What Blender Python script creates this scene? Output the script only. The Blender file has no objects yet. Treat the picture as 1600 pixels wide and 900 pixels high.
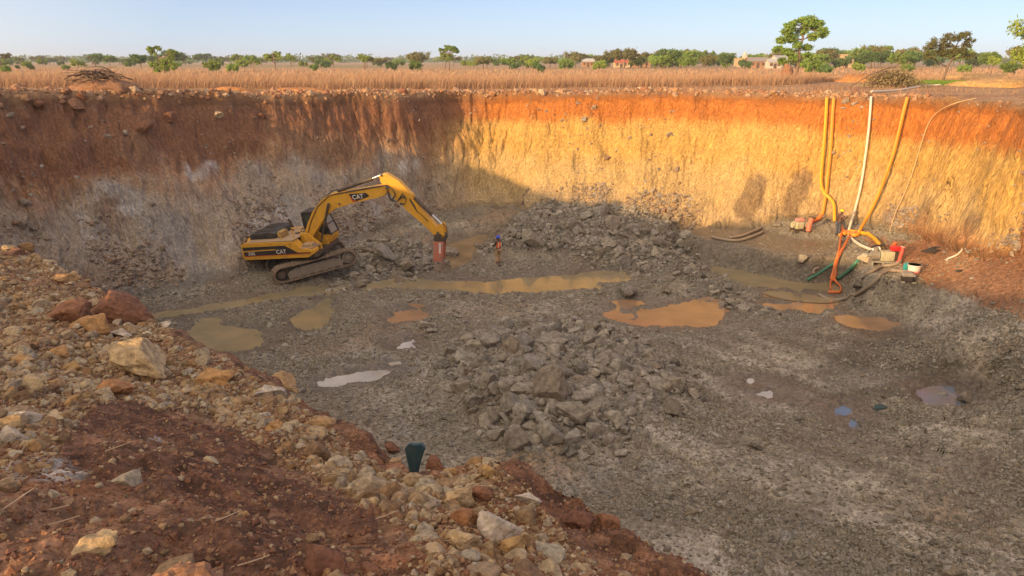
import bpy, bmesh, math, random
import numpy as np
from mathutils import Vector, Matrix, noise as mnoise
from mathutils.bvhtree import BVHTree
R = math.radians
scene = bpy.context.scene
COL = scene.collection

# ------------------------------------------------------------------ camera
F = 1150.0; HC = 2.1; PITCH = math.atan((450 - 96.0) / F)
SP, CP = math.sin(PITCH), math.cos(PITCH)
cam_d = bpy.data.cameras.new('camera'); cam = bpy.data.objects.new('camera', cam_d); COL.objects.link(cam)
cam_d.sensor_width = 36; cam_d.lens = F / 1600 * 36
cam_d.clip_start = 0.05; cam_d.clip_end = 9000
cam.location = (0, 0, HC); cam.rotation_euler = (math.pi / 2 - PITCH, 0, 0)
scene.camera = cam
# ------------------------------------------------------------------ sky, sun, exposure
SUN_EL, SUN_TRAVEL = 11.3, 47.0          # elevation; light travels 50 deg clockwise of +Y
w = bpy.data.worlds.new('World'); scene.world = w; w.use_nodes = True
nt = w.node_tree; nt.nodes.clear()
sky = nt.nodes.new('ShaderNodeTexSky'); sky.sky_type = 'NISHITA'; sky.sun_disc = False
sky.sun_elevation = R(SUN_EL); sky.sun_rotation = R(SUN_TRAVEL + 180)
sky.altitude = 300; sky.air_density = 1.0; sky.dust_density = .6; sky.ozone_density = 2.5
bg = nt.nodes.new('ShaderNodeBackground'); bg.inputs[1].default_value = 0.05; sky.air_density = .8
wo = nt.nodes.new('ShaderNodeOutputWorld')
nt.links.new(sky.outputs[0], bg.inputs[0])
# dry-season haze veil over the sky: lavender away from the sun, warm and brighter round it
tc = nt.nodes.new('ShaderNodeTexCoord'); dot = nt.nodes.new('ShaderNodeVectorMath'); dot.operation = 'DOT_PRODUCT'
_s = (-math.sin(R(SUN_TRAVEL)) * math.cos(R(35)), -math.cos(R(SUN_TRAVEL)) * math.cos(R(35)), math.sin(R(35)))
dot.inputs[1].default_value = _s; nt.links.new(tc.outputs['Generated'], dot.inputs[0])
rmp = nt.nodes.new('ShaderNodeMapRange'); rmp.inputs['From Min'].default_value = -.25; rmp.inputs['From Max'].default_value = .95
nt.links.new(dot.outputs['Value'], rmp.inputs['Value'])
sep = nt.nodes.new('ShaderNodeSeparateXYZ'); nt.links.new(tc.outputs['Generated'], sep.inputs[0])
hz = nt.nodes.new('ShaderNodeMapRange'); hz.inputs['From Min'].default_value = 0.0; hz.inputs['From Max'].default_value = .16; nt.links.new(sep.outputs['Z'], hz.inputs['Value'])
c1 = nt.nodes.new('ShaderNodeMix'); c1.data_type = 'RGBA'; c1.inputs[6].default_value = (.27, .31, .43, 1); c1.inputs[7].default_value = (.145, .165, .285, 1)
nt.links.new(hz.outputs[0], c1.inputs[0])
c2 = nt.nodes.new('ShaderNodeMix'); c2.data_type = 'RGBA'; c2.inputs[7].default_value = (1.10, .86, .58, 1); nt.links.new(c1.outputs[2], c2.inputs[6]); nt.links.new(rmp.outputs[0], c2.inputs[0])
bg2 = nt.nodes.new('ShaderNodeBackground'); bg2.inputs[1].default_value = .8; nt.links.new(c2.outputs[2], bg2.inputs[0])
ad = nt.nodes.new('ShaderNodeAddShader'); nt.links.new(bg.outputs[0], ad.inputs[0]); nt.links.new(bg2.outputs[0], ad.inputs[1]); nt.links.new(ad.outputs[0], wo.inputs[0])
sun_d = bpy.data.lights.new('sun', 'SUN'); sun_d.energy = 3.25; sun_d.angle = R(0.8); sun_d.color = (1.0, 0.63, 0.29)
sun = bpy.data.objects.new('sun', sun_d); COL.objects.link(sun); sun.location = (-30, -20, 40)
_d = Vector((math.sin(R(SUN_TRAVEL)) * math.cos(R(SUN_EL)), math.cos(R(SUN_TRAVEL)) * math.cos(R(SUN_EL)), -math.sin(R(SUN_EL))))
sun.rotation_euler = _d.to_track_quat('-Z', 'Y').to_euler()
vs = scene.view_settings
vs.view_transform = 'Standard'; vs.look = 'None'; vs.gamma = 1; vs.exposure = 0.84; vs.use_curve_mapping = False
scene.cycles.max_bounces = 5; scene.cycles.diffuse_bounces = 3; scene.cycles.glossy_bounces = 2
scene.cycles.transmission_bounces = 2; scene.cycles.transparent_max_bounces = 4

# ------------------------------------------------------------------ picture <-> place
def ray(px, py):
    cx = (px - 800) / F; cy = (450 - py) / F
    return cx, CP + cy * SP, -SP + cy * CP
def atD(px, py, D):
    x, y, z = ray(px, py); t = -D / z
    return (x * t, y * t, HC - D)
def atY(px, py, Y):
    x, y, z = ray(px, py); t = Y / y
    return (x * t, Y, HC + z * t)
def project(x, y, z):
    dz = z - HC
    dep = y * CP - dz * SP; up = y * SP + dz * CP
    dep = np.where(dep > 0.05, dep, 1e9)
    px = 800 + F * x / dep; py = 450 - F * up / dep
    bad = dep > 1e8
    return np.where(bad, -9999, px), np.where(bad, 9999, py)

# ------------------------------------------------------------------ noise (numpy)
def _h(ix, iy, iz, seed):
    n = (ix.astype(np.int64) * 374761393 + iy.astype(np.int64) * 668265263 + iz.astype(np.int64) * 2147483647 + seed * 974634777) & 0xffffffff
    n = ((n ^ (n >> 13)) * 1274126177) & 0xffffffff
    n = ((n ^ (n >> 16)) * 2246822519) & 0xffffffff
    n = n ^ (n >> 15)
    return (n & 0xffff).astype(np.float32) / 32767.5 - 1.0
def vn3(x, y, z, seed=0):
    x0 = np.floor(x); y0 = np.floor(y); z0 = np.floor(z)
    fx = (x - x0).astype(np.float32); fy = (y - y0).astype(np.float32); fz = (z - z0).astype(np.float32)
    fx = fx * fx * (3 - 2 * fx); fy = fy * fy * (3 - 2 * fy); fz = fz * fz * (3 - 2 * fz)
    r = 0
    for a in (0, 1):
        wx = fx if a else 1 - fx
        for b in (0, 1):
            wy = fy if b else 1 - fy
            for c in (0, 1):
                wz = fz if c else 1 - fz
                r = r + _h(x0 + a, y0 + b, z0 + c, seed) * wx * wy * wz
    return r
def vn2(x, y, seed=0):
    x0 = np.floor(x); y0 = np.floor(y); z0 = np.zeros_like(x0)
    fx = (x - x0).astype(np.float32); fy = (y - y0).astype(np.float32)
    fx = fx * fx * (3 - 2 * fx); fy = fy * fy * (3 - 2 * fy)
    return (_h(x0, y0, z0, seed) * (1 - fx) * (1 - fy) + _h(x0 + 1, y0, z0, seed) * fx * (1 - fy)
            + _h(x0, y0 + 1, z0, seed) * (1 - fx) * fy + _h(x0 + 1, y0 + 1, z0, seed) * fx * fy)
def fbm2(x, y, s, o=4, seed=0, g=0.5):
    r = 0; a = 1; t = 0
    c, sn = 0.8, 0.6
    x = x / s; y = y / s
    for i in range(o):
        r = r + a * vn2(x + 17.3 * i, y - 9.1 * i, seed + i); t += a; a *= g
        x, y = 2.03 * (c * x - sn * y), 2.03 * (sn * x + c * y)
    return r / t
def fbm3(x, y, z, s, o=4, seed=0, g=0.5):
    r = 0; a = 1; t = 0
    x = x / s; y = y / s; z = z / s
    for i in range(o):
        r = r + a * vn3(x + 17.3 * i, y - 9.1 * i, z + 5.7 * i, seed + i); t += a; a *= g
        x, y, z = 2.03 * (.8 * x - .6 * y), 2.03 * (.6 * x + .8 * y), 2.03 * z
    return r / t
def sstep(a, b, v):
    t = np.clip((v - a) / (b - a), 0, 1); return t * t * (3 - 2 * t)
def inpoly(x, y, P):
    ins = np.zeros(x.shape, bool); n = len(P)
    for i in range(n):
        x1, y1 = P[i][:2]; x2, y2 = P[(i + 1) % n][:2]
        if y1 == y2: continue
        c = ((y1 > y) != (y2 > y)) & (x < (x2 - x1) * (y - y1) / (y2 - y1) + x1)
        ins ^= c
    return ins
def polydist(x, y, P, closed=True):
    d = np.full(x.shape, 1e9); n = len(P)
    for i in range(n if closed else n - 1):
        x1, y1 = P[i][:2]; x2, y2 = P[(i + 1) % n][:2]
        ex, ey = x2 - x1, y2 - y1; L = ex * ex + ey * ey + 1e-12
        t = np.clip(((x - x1) * ex + (y - y1) * ey) / L, 0, 1)
        d = np.minimum(d, (x - x1 - t * ex) ** 2 + (y - y1 - t * ey) ** 2)
    return np.sqrt(d)
def sdist(x, y, P):              # positive inside
    d = polydist(x, y, P); return np.where(inpoly(x, y, P), d, -d)
def smooth_loop(P, k=4):
    out = []; n = len(P)
    for i in range(n):
        p0, p1, p2, p3 = [np.array(P[(i + j - 1) % n][:2], float) for j in range(4)]
        for q in range(k):
            t = q / k
            out.append(tuple(0.5 * ((2 * p1) + (-p0 + p2) * t + (2 * p0 - 5 * p1 + 4 * p2 - p3) * t * t + (-p0 + 3 * p1 - 3 * p2 + p3) * t ** 3)))
    return out
class RBF:
    def __init__(s, P):
        P = np.array(P, float); s.X = P[:, :2]; z = P[:, 2]; n = len(P)
        K = np.sqrt(((s.X[:, None] - s.X[None]) ** 2).sum(2) + 0.5)
        A = np.zeros((n + 1, n + 1)); A[:n, :n] = K + np.eye(n) * -0.02; A[:n, n] = 1; A[n, :n] = 1
        s.w = np.linalg.solve(A, np.append(z, 0))
    def __call__(s, x, y):
        r = np.full(x.shape, s.w[-1])
        for (a, b), c in zip(s.X, s.w[:-1]): r = r + c * np.sqrt((x - a) ** 2 + (y - b) ** 2 + 0.5)
        return r

# ------------------------------------------------------------------ plan of the pit
rimF = [atY(-150, 143, 36), atY(0, 145, 42), atY(200, 146, 47.5), atY(400, 147, 53.5), atY(600, 147, 59.5), atY(725, 146, 63.5), atY(755, 146, 64),
        atY(860, 145, 62.5), atY(1000, 143, 60.5), atY(1150, 145, 57.5), atY(1300, 149, 53.5), atY(1450, 154, 46), atY(1600, 161, 37.5), atY(1760, 168, 28)]
rimN = [atD(1060, 900, 2.9), atD(960, 800, 2.9), atD(850, 758, 2.95), atD(770, 716, 3.0), atD(690, 737, 3.2), atD(640, 733, 3.2), atD(550, 664, 3.3),
        atD(480, 628, 3.35), atD(400, 590, 3.4), atD(270, 530, 3.5), atD(200, 490, 3.45), atD(120, 440, 3.4), atD(0, 375, 3.4), atD(-150, 330, 3.4)]
rimSideR = [(33, 16, .3), (30, 4, .4), (20, -3, .5), (10, -2.5, .3), (4.5, 1.0, -.5)]
rimSideL = [(-17, 17, -.3), (-22, 22, 0), (-27, 29, .2)]
RIM = [(p[0], p[1], p[2]) for p in (rimF + rimSideR + rimN + rimSideL)]
toeF = [atD(60, 480, 11.9), atD(230, 462, 12.2), atD(400, 424, 12.1), atD(560, 372, 11.9), atD(690, 335, 11.6), atD(760, 325, 11.4),
        atD(860, 334, 11.2), atD(1000, 342, 11.2), atD(1150, 350, 10.9), atD(1300, 348, 10.6), atD(1400, 368, 10.0), atD(1500, 392, 9.2), atD(1600, 402, 8.5), atD(1750, 420, 7.6)]
toeR = [(26, 16, -6.5), (23, 8, -7.5), (16, 3.5, -8.5), (10, 4, -9.3), (5.5, 7.5, -9.8)]
toeN = []
for p in rimN[1:-1:2]:
    toeN.append((p[0] * 1.0 + 2.6, p[1] + 3.6, -10))
toeL = [(-12, 22, -9.9), (-17.5, 27.5, -9.9)]
TOE = [(p[0], p[1], p[2]) for p in (toeF + toeR + toeN + toeL)]
FLOORCP = [atD(777, 411, 12.3), atD(500, 430, 12.2), atD(900, 450, 12.5), atD(620, 450, 12.45), atD(350, 500, 12.4), atD(1200, 440, 12.6), atD(1000, 500, 12.3),
           atD(600, 600, 12.2), atD(900, 750, 12.1), atD(1200, 640, 12.0), atD(1350, 560, 12.0), atD(1450, 520, 11.2), atD(1600, 480, 9.4), atD(1600, 600, 10.4), atD(1600, 750, 11.0),
           atD(1300, 850, 11.8), atD(1600, 900, 11.4), atD(900, 380, 11.8), atD(700, 400, 12.2), atD(1470, 620, 11.7), atD(1100, 385, 12.3), atD(1400, 470, 11.6), atD(1480, 440, 10.2)] + TOE
PLAINCP = RIM + [atD(0, 900, 1.75), atD(400, 900, 1.8), atD(800, 900, 2.3), atD(0, 600, 2.55), atD(300, 700, 2.3), atD(600, 800, 2.45), atD(100, 780, 1.95), atD(640, 860, 2.1),
           (0, 0, .62), (-3, -3, .95), (-8, -1, .65), (-14, 3, .35), (-9, 6, .02), (3, -3, .3), (-22, 10, .8), (-30, 22, .5), (-45, 45, .2), (-20, -20, .2), (20, -25, .2), (60, 20, .1), (60, 60, 0), (10, 95, 0), (-60, 95, 0), (-70, 0, 0), (45, 45, .1),
           (-30, 70, -.2), (30, 75, 0), (0, 72, -.45), (14, 68, -.35)]
RIMs, TOEs = smooth_loop(RIM), smooth_loop(TOE)
plainF, floorF = RBF(PLAINCP), RBF(FLOORCP)
# coarse plan fields
GX = np.arange(-90, 90.01, .25); GY = np.arange(-50, 110.01, .25)
gx, gy = np.meshgrid(GX, GY, indexing='ij')
fields = [sdist(gx, gy, RIMs), sdist(gx, gy, TOEs), plainF(gx, gy), floorF(gx, gy)]
def sample(f, x, y):
    u = np.clip((x + 90) / .25, 0, len(GX) - 1.001); v = np.clip((y + 50) / .25, 0, len(GY) - 1.001)
    i = u.astype(int); j = v.astype(int); a = u - i; b = v - j
    return f[i, j] * (1 - a) * (1 - b) + f[i + 1, j] * a * (1 - b) + f[i, j + 1] * (1 - a) * b + f[i + 1, j + 1] * a * b

# water bodies, outlined where they lie
def on_floor(pts, q):
    D = 12.2
    for _ in range(4):
        P = np.array([atD(a, b, D) for a, b in pts]); D = HC - (float(np.percentile(floorF(P[:, 0], P[:, 1]), q)) - .10)
    return smooth_loop([atD(a, b, D) for a, b in pts], 3), HC - D
WATER = [
 # name, outline, material, label
 ('stream', [(228,493),(300,481),(400,463),(470,451),(560,437),(650,431),(700,434),(760,440),(850,433),(930,424),(998,419),(992,432),(930,445),(850,456),(790,457),(740,454),(690,452),(640,452),(560,452),(530,462),(522,485),(500,513),(445,520),(452,500),(488,480),(496,464),(440,468),(380,478),(300,495),(234,508)], 'olive', 'narrow murky olive stream curving across the pit floor'),
 ('puddle', [(272,515),(330,498),(372,508),(412,516),(432,532),(380,553),(320,545),(288,538)], 'olive', 'shallow greenish pool beside the gravel bank near the rubble edge'),
 ('puddle', [(694,384),(730,372),(764,366),(752,384),(738,398),(722,414),(705,422),(688,421),(682,405)], 'mudwater', 'muddy water around the excavator breaker tip'),
 ('puddle', [(1086,383),(1140,388),(1200,402),(1290,420),(1306,436),(1294,462),(1240,462),(1190,448),(1150,438),(1108,416)], 'olive', 'long murky pool below the pump bench'),
 ('puddle', [(952,478),(1000,472),(1050,478),(1100,469),(1158,471),(1140,486),(1108,505),(1072,520),(1040,515),(1000,511),(964,498)], 'orangemud', 'shallow orange mud puddle right of the stream'),
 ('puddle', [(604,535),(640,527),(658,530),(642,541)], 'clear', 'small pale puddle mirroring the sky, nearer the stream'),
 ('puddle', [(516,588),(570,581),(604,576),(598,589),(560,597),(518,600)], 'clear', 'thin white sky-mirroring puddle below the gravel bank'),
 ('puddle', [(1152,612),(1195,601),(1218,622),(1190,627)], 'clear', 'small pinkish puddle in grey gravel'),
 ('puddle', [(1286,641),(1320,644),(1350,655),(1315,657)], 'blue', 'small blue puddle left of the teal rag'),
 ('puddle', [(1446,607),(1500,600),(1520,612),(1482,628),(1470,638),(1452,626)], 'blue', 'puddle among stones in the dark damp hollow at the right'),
 ('puddle', [(1202,471),(1268,463),(1312,478),(1302,492),(1225,489)], 'orangemud', 'orange puddle below the coiled orange hose'),
 ('puddle', [(1318,498),(1360,499),(1402,518),(1372,523)], 'orangemud', 'narrow orange puddle at the edge of the dark hollow'),
 ('puddle', [(600,488),(640,482),(655,492),(620,502)], 'orangemud', 'faint tan mud puddle beside the stream bend'),
]
WATER = [(nm_, *on_floor(o_, 25), mt_, lb_) for nm_, o_, mt_, lb_ in WATER]
BENCH = smooth_loop([atD(a, b, d) for a, b, d in [(1085,352,11.0),(1100,368,11.0),(1150,381,11.1),(1200,390,11.1),(1262,398,11.1),(1318,398,11.1),(1345,420,11.1),(1365,440,11.0),(1420,440,10.7),(1470,425,10.2),(1520,395,9.2),(1400,350,10.2),(1250,335,10.7)]], 3)
def mound(x, y, c, rx, ry, ang=0):
    ca, sa = math.cos(ang), math.sin(ang); u = (x - c[0]) * ca + (y - c[1]) * sa; v = -(x - c[0]) * sa + (y - c[1]) * ca
    return np.exp(-((u / rx) ** 2 + (v / ry) ** 2) ** 1.3)
PILE = smooth_loop([atD(a, b, 12.0) for a, b in [(690,560),(740,520),(830,490),(930,500),(1010,545),(1075,600),(1030,640),(960,695),(880,705),(800,690),(745,640),(705,600)]], 3)
HEAP = smooth_loop([atD(a, b, 11.6) for a, b in [(735,375),(790,345),(860,335),(960,330),(1050,352),(1100,385),(1180,440),(1250,462),(1200,470),(1120,455),(1080,440),(1050,412),(985,412),(900,395),(820,388),(760,385)]], 3)
EXCH = smooth_loop([atD(a, b, 11.9) for a, b in [(545,392),(600,372),(690,380),(690,402),(640,430),(560,440),(480,445),(520,420)]], 3)
pile_f = sstep(-1.4, 2.6, sdist(gx, gy, PILE)); heap_f = sstep(-.5, 2.2, sdist(gx, gy, HEAP)); exc_f = sstep(-.5, 1.6, sdist(gx, gy, EXCH))
bench_f = sdist(gx, gy, BENCH)
bench_z = RBF([atD(1100,355,11.2), atD(1200,370,11.1), atD(1300,372,11.0), atD(1340,400,10.9), atD(1400,420,10.6), atD(1480,410,9.9), atD(1420,380,10.1), atD(1300,350,10.7)])(gx, gy)
water_f = [sdist(gx, gy, wp[1]) for wp in WATER]

def base_height(x, y):
    """height of the ground, zone weights (plain, wall, floor)"""
    far = sstep(75, 105, np.sqrt(x * x + y * y))
    near = np.sqrt(x * x + y * y)
    amp = np.clip((near - 3) / 30, 0.06, 1)
    wx = x + amp * (.9 * fbm2(x, y, 5, 3, 11) + .35 * fbm2(x, y, 1.1, 3, 12)); wy = y + amp * (.9 * fbm2(x, y, 5, 3, 21) + .35 * fbm2(x, y, 1.1, 3, 22))
    r = sample(fields[0], wx, wy); t = sample(fields[1], wx, wy)
    pz = sample(fields[2], x, y) * (1 - far); fz = sample(fields[3], x, y)
    lump = fbm2(x, y, 3.0, 4, 31); 
    pz = pz + .10 * lump * (1 - far) + .5 * far * fbm2(x, y, 300, 2, 5)
    # spoil berm along the left rim
    fz = fz + .10 * fbm2(x, y, 4.0, 3, 41) + .13 * np.abs(fbm2(x, y, 1.3, 3, 42)) - .04
    fz = fz + .8 * sample(pile_f, x, y) * (1 + .5 * fbm2(x, y, 1.6, 3, 43)) + .55 * sample(heap_f, x, y) * (1 + .6 * fbm2(x, y, 2.0, 3, 44)) + .45 * sample(exc_f, x, y) * (1 + .6 * fbm2(x, y, 1.2, 3, 45))
    for wf, wd in zip(water_f, WATER):
        s = sample(wf, x, y) + .95 * fbm2(x, y, 1.7, 4, 51, .6)
        if wd[3] == 'orangemud': s = s + 1.5 * fbm2(x * .55, y, .9, 3, 52) - .15
        elif 'greenish' in wd[4]: s = s + 1.0 * fbm2(x * .45, y, .9, 3, 54) - .1
        elif wd[3] in ('clear', 'blue'): s = s + 1.1 * fbm2(x * .45, y, .55, 3, 53) - .08
        m = s > -2.6
        lvl = wd[2]
        target = lvl - .15 * sstep(0, .5, s) + .07 * sstep(0, -.4, s) + .06 * sstep(-.4, -1.2, s)
        wgt = sstep(-2.4, -.7, s)
        fz = np.where(m, fz * (1 - wgt) + target * wgt, fz)
    b = sample(bench_f, x + .5 * fbm2(x, y, 1.4, 3, 61), y + .5 * fbm2(x, y, 1.4, 3, 62))
    bz = sample(bench_z, x, y) + .12 * lump
    fz = fz + (bz - fz) * sstep(-.75, .1, b) * (bz > fz)
    v = np.clip(r / np.maximum(r + np.maximum(-t, 0), 1e-3), 0, 1)
    v = np.where(t >= 0, 1, np.where(r <= 0, 0, v))
    fv = 1 - (1 - v) ** 1.3
    z = pz + (fz - pz) * fv
    wall = sstep(0, .06, v) * (1 - sstep(.93, 1.0, v))
    floor = sstep(.93, 1, v)
    plain = 1 - sstep(0, .06, v)
    return z, plain, wall, floor, v, r, t

# ------------------------------------------------------------------ adaptive polar sheet
NR = 900
az = np.concatenate([np.arange(-180, -46, 2.0), np.arange(-46, -38, .3), np.arange(-38, 38, .068), np.arange(38, 46, .3), np.arange(46, 180, 2.0)])
az = np.radians(az)
rs = np.concatenate([np.linspace(.4, 70, 1400), 70 * np.exp(np.linspace(0, math.log(4200 / 70), 120))[1:]])
azc = az[::5]; RR, AA = np.meshgrid(rs, azc)
zb = base_height(RR * np.sin(AA), RR * np.cos(AA))[0]
dr = np.diff(rs)[None]; dz = np.diff(zb, axis=1)
rm = .5 * (rs[1:] + rs[:-1])[None]
wgt = np.sqrt(dr ** 2 * (.12 + (HC + 1.2) / rm * .9) ** 1.2 + .9 * dz ** 2) / np.clip(rm, 2.2, None) ** .85
cum = np.concatenate([np.zeros((len(azc), 1)), np.cumsum(wgt, 1)], 1)
tot = np.median(cum[:, -1])
radc = np.empty((len(azc), NR))
for i in range(len(azc)):
    radc[i] = np.interp(np.linspace(0, cum[i, -1], NR), cum[i], rs)
_u = np.clip(np.interp(az, azc, np.arange(len(azc))), 0, len(azc) - 1.001); _i = _u.astype(int); _f = (_u - _i)[:, None]
rad = radc[_i] * (1 - _f) + radc[_i + 1] * _f
# smooth between neighbouring columns
for _ in range(3): rad[1:-1] = .25 * rad[:-2] + .5 * rad[1:-1] + .25 * rad[2:]
X = rad * np.sin(az)[:, None]; Y = rad * np.cos(az)[:, None]
Z, PW, WW, FW, VV, RDI, TDI = base_height(X, Y)
BZ = Z.copy()
def normals(X, Y, Z):
    P = np.stack([X, Y, Z], -1)
    a = np.empty_like(P); b = np.empty_like(P)
    a[1:-1] = P[2:] - P[:-2]; a[0] = P[1] - P[0]; a[-1] = P[-1] - P[-2]
    b[:, 1:-1] = P[:, 2:] - P[:, :-2]; b[:, 0] = P[:, 1] - P[:, 0]; b[:, -1] = P[:, -1] - P[:, -2]
    n = np.cross(a, b); n *= np.sign(n[..., 2:3] + 1e-9)
    return n / (np.linalg.norm(n, axis=-1, keepdims=True) + 1e-9)
N = normals(X, Y, Z)
dist = np.sqrt(X * X + Y * Y)
PX, PY = project(X, Y, Z)
FG = (dist < 26) * (RDI < 1.0) * 1.0
# wall relief: bucket-tooth grooves, fractured ledges, slumps
LEAN = np.where(X - (Y - 64) * .4 > -3, -.22, .25)
sh = LEAN * Z
gro = fbm3(X + sh, Y, Z * .10, .48, 3, 71); gro = 1 - np.abs(gro) * 2.2
led = fbm3(X, Y, Z * 1.8, 1.5, 5, 81, .6); led2 = np.abs(fbm3(X, Y, Z, .7, 4, 91, .6))
rightwall = sstep(-4, 0, X - 0 * Y) * (WW > 0)
depth = BZ - np.minimum(plain_top := sample(fields[2], X, Y), 5)
disp = WW * ((.22 - .11 * sstep(-3, 6, X)) * gro * (.45 + .55 * sstep(.4, -.2, fbm3(X, Y, Z, 4.5, 2, 72))) + .32 * led + .15 * led2)
disp += WW * .55 * fbm3(X, Y, Z, 4.5, 2, 73) * sstep(12, 25, dist)
# floor rubble and tracked ridges
wet = np.zeros_like(Z)
for wf, wd in zip(water_f, WATER):
    wet = np.maximum(wet, sstep(-1.7, -.3, sample(wf, X, Y) + .95 * fbm2(X, Y, 1.7, 4, 51, .6)))
rub = np.maximum(sample(pile_f, X, Y), np.maximum(sample(heap_f, X, Y), sample(exc_f, X, Y)))
fl = FW * (1 - wet)
TU_ = .81 * X + .59 * Y; TV_ = .59 * X - .81 * Y; trk = fbm2(TU_, TV_ * .09, .75, 3, 214); trkm = sstep(-1, 6, X) * sstep(38, 30, Y)
disp += fl * trkm * .20 * trk
disp += fl * (.05 * fbm3(X, Y, Z, .5, 4, 101, .65) + .05 * fbm2(X * .75 + Y * .5, Y * .6 - X * .3, .8, 3, 103))
disp += FW * rub * (.22 * np.abs(fbm3(X, Y, Z, .8, 4, 105, .6)))
# foreground spoil and rim lumps
rimnear = PW * sstep(-9, -1, RDI) * (dist > 26)
disp += FG * (1 - FW) * (.07 * fbm3(X, Y, Z, .45, 3, 117, .6) + .20 * fbm3(X, Y, Z, .9, 4, 111) + .06 * fbm3(X, Y, Z, .22, 4, 112, .65))
disp += rimnear * (.32 * np.maximum(fbm2(X, Y, 1.6, 4, 113, .6), -.1) + .3 * np.maximum(0, fbm2(X, Y, 5, 2, 114)) * (X < 5))
disp += PW * (dist > 26) * (1 - rimnear) * .05 * fbm2(X, Y, 2.5, 3, 115) * (dist < 300)
X2, Y2, Z2 = X + N[..., 0] * disp, Y + N[..., 1] * disp, Z + N[..., 2] * disp

# ---------------- material colour (strata, soils, mud), with shade painted in among the rubble
def C(r, g, b): return np.array([r, g, b], float)
def mix(a, b, t): return a + (b - a) * t[..., None]
n1 = fbm3(X2, Y2, Z2, 2.5, 5, 201); n2 = fbm3(X2, Y2, Z2, .6, 4, 202); n3 = fbm3(X2, Y2, Z2, 7, 3, 203); n4 = fbm3(X2 + LEAN * Z2, Y2, Z2 * .12, .35, 3, 204)
one = np.ones_like(Z)
dep = -(Z2 - plain_top)                                # depth below the old surface
right = sstep(-6, -1, X2 - (Y2 - 64) * .4)
th_o = 2.1 + .5 * n3 + .35 * n4 + .6 * sstep(15, 30, X2)
col = mix(C(.43, .155, .036) * one[..., None], C(.50, .305, .09) * one[..., None], sstep(-.35, .45, dep - th_o + .35 * n1))
col = mix(col, C(.47, .325, .14) * one[..., None], sstep(-.2, 1.8, dep - 4.2 + 1.6 * n1 + .5 * n4))
col = mix(col, C(.40, .29, .16) * one[..., None], sstep(-.6, 1.2, dep - 7.0 + 1.2 * n1 + .6 * n4))
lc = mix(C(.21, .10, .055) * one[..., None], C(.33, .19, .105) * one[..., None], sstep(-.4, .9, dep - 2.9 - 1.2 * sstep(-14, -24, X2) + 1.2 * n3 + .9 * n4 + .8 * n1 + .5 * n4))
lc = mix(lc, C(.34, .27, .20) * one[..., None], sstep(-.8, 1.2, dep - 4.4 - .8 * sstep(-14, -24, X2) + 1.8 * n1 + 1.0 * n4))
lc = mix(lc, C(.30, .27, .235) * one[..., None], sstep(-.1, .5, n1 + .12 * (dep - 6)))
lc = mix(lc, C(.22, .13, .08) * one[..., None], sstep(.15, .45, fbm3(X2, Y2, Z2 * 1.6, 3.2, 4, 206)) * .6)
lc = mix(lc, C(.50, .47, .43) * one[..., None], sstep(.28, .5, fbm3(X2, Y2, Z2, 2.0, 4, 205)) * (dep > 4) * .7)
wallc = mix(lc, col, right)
# sparse dark clay slumps on the right wall
for (a, b, c_, rx, rz) in [(1175, 310, 1.0, .8, 1.3), (1243, 305, 1.0, .7, 1.4), (1447, 340, 1.0, .45, 1.3), (1525, 350, 1.0, .5, .8)]:
    q = (PX - a) / (rx * 22) + (PY - b) / 60; u = ((PX - a + (PY - b) * .35) / (rx * 24)) ** 2 + ((PY - b) / (rz * 27)) ** 2
    wallc = mix(wallc, C(.22, .15, .085) * one[..., None], sstep(1.5, .8, u + .7 * n2 + .6 * n1) * .85)
# near wall under the foreground edge is red laterite
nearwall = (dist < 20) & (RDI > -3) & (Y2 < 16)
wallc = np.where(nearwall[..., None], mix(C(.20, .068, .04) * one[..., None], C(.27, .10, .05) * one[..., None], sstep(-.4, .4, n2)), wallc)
# floor
flc = mix(C(.235, .20, .15) * one[..., None], C(.345, .30, .225) * one[..., None], sstep(-.35, .4, n1 + .5 * n2))
flc = mix(flc, C(.25, .15, .085) * one[..., None], sstep(.08, .5, fbm2(X2, Y2, 5.5, 4, 211) + .15 * n2) * .55)
flc = mix(flc, C(.30, .29, .27) * one[..., None], sstep(.15, .5, fbm2(X2 * .7 + Y2 * .4, Y2 - .5 * X2, 3.0, 4, 212)) * .6)
flc = mix(flc, C(.42, .37, .30) * one[..., None], sstep(.0, .3, trk) * .85 * trkm)
flc = mix(flc, C(.17, .135, .10) * one[..., None], sstep(-.05, -.35, trk) * .7 * trkm)
dark = np.maximum(sstep(1.3, .4, ((PX - 1400) / 110) ** 2 + ((PY - 575) / 55) ** 2 + .8 * n1), sstep(1.2, .5, ((PX - 1260) / 70) ** 2 + ((PY - 520) / 25) ** 2 + .8 * n1) * .5)
flc = mix(flc, C(.10, .085, .065) * one[..., None], dark * .8 * (FW > .5))
flc = mix(flc, C(.11, .09, .07) * one[..., None], sstep(.15, .6, rub) * .85)  # darker heap rock, plus painted shade in the gaps between pile rocks
flc = mix(flc, C(.36, .33, .28) * one[..., None], sstep(.12, .45, fbm2(X2, Y2, 2.2, 4, 215)) * .4)
flc = mix(flc, C(.15, .12, .09) * one[..., None], sstep(.15, .5, fbm2(X2, Y2, 3.6, 4, 216)) * .5)
brown = sstep(-.2, 1.2, sample(sdist(gx, gy, smooth_loop([atD(a, b, 10.2) for a, b in [(1365, 385), (1480, 380), (1700, 400), (1800, 560), (1640, 500), (1520, 455), (1440, 430)]], 3)), X2, Y2) + .8 * n1)
flc = mix(flc, C(.30, .145, .07) * one[..., None], brown)
apron = sstep(.55, .9, VV) * (1 - FW) * right
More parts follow.
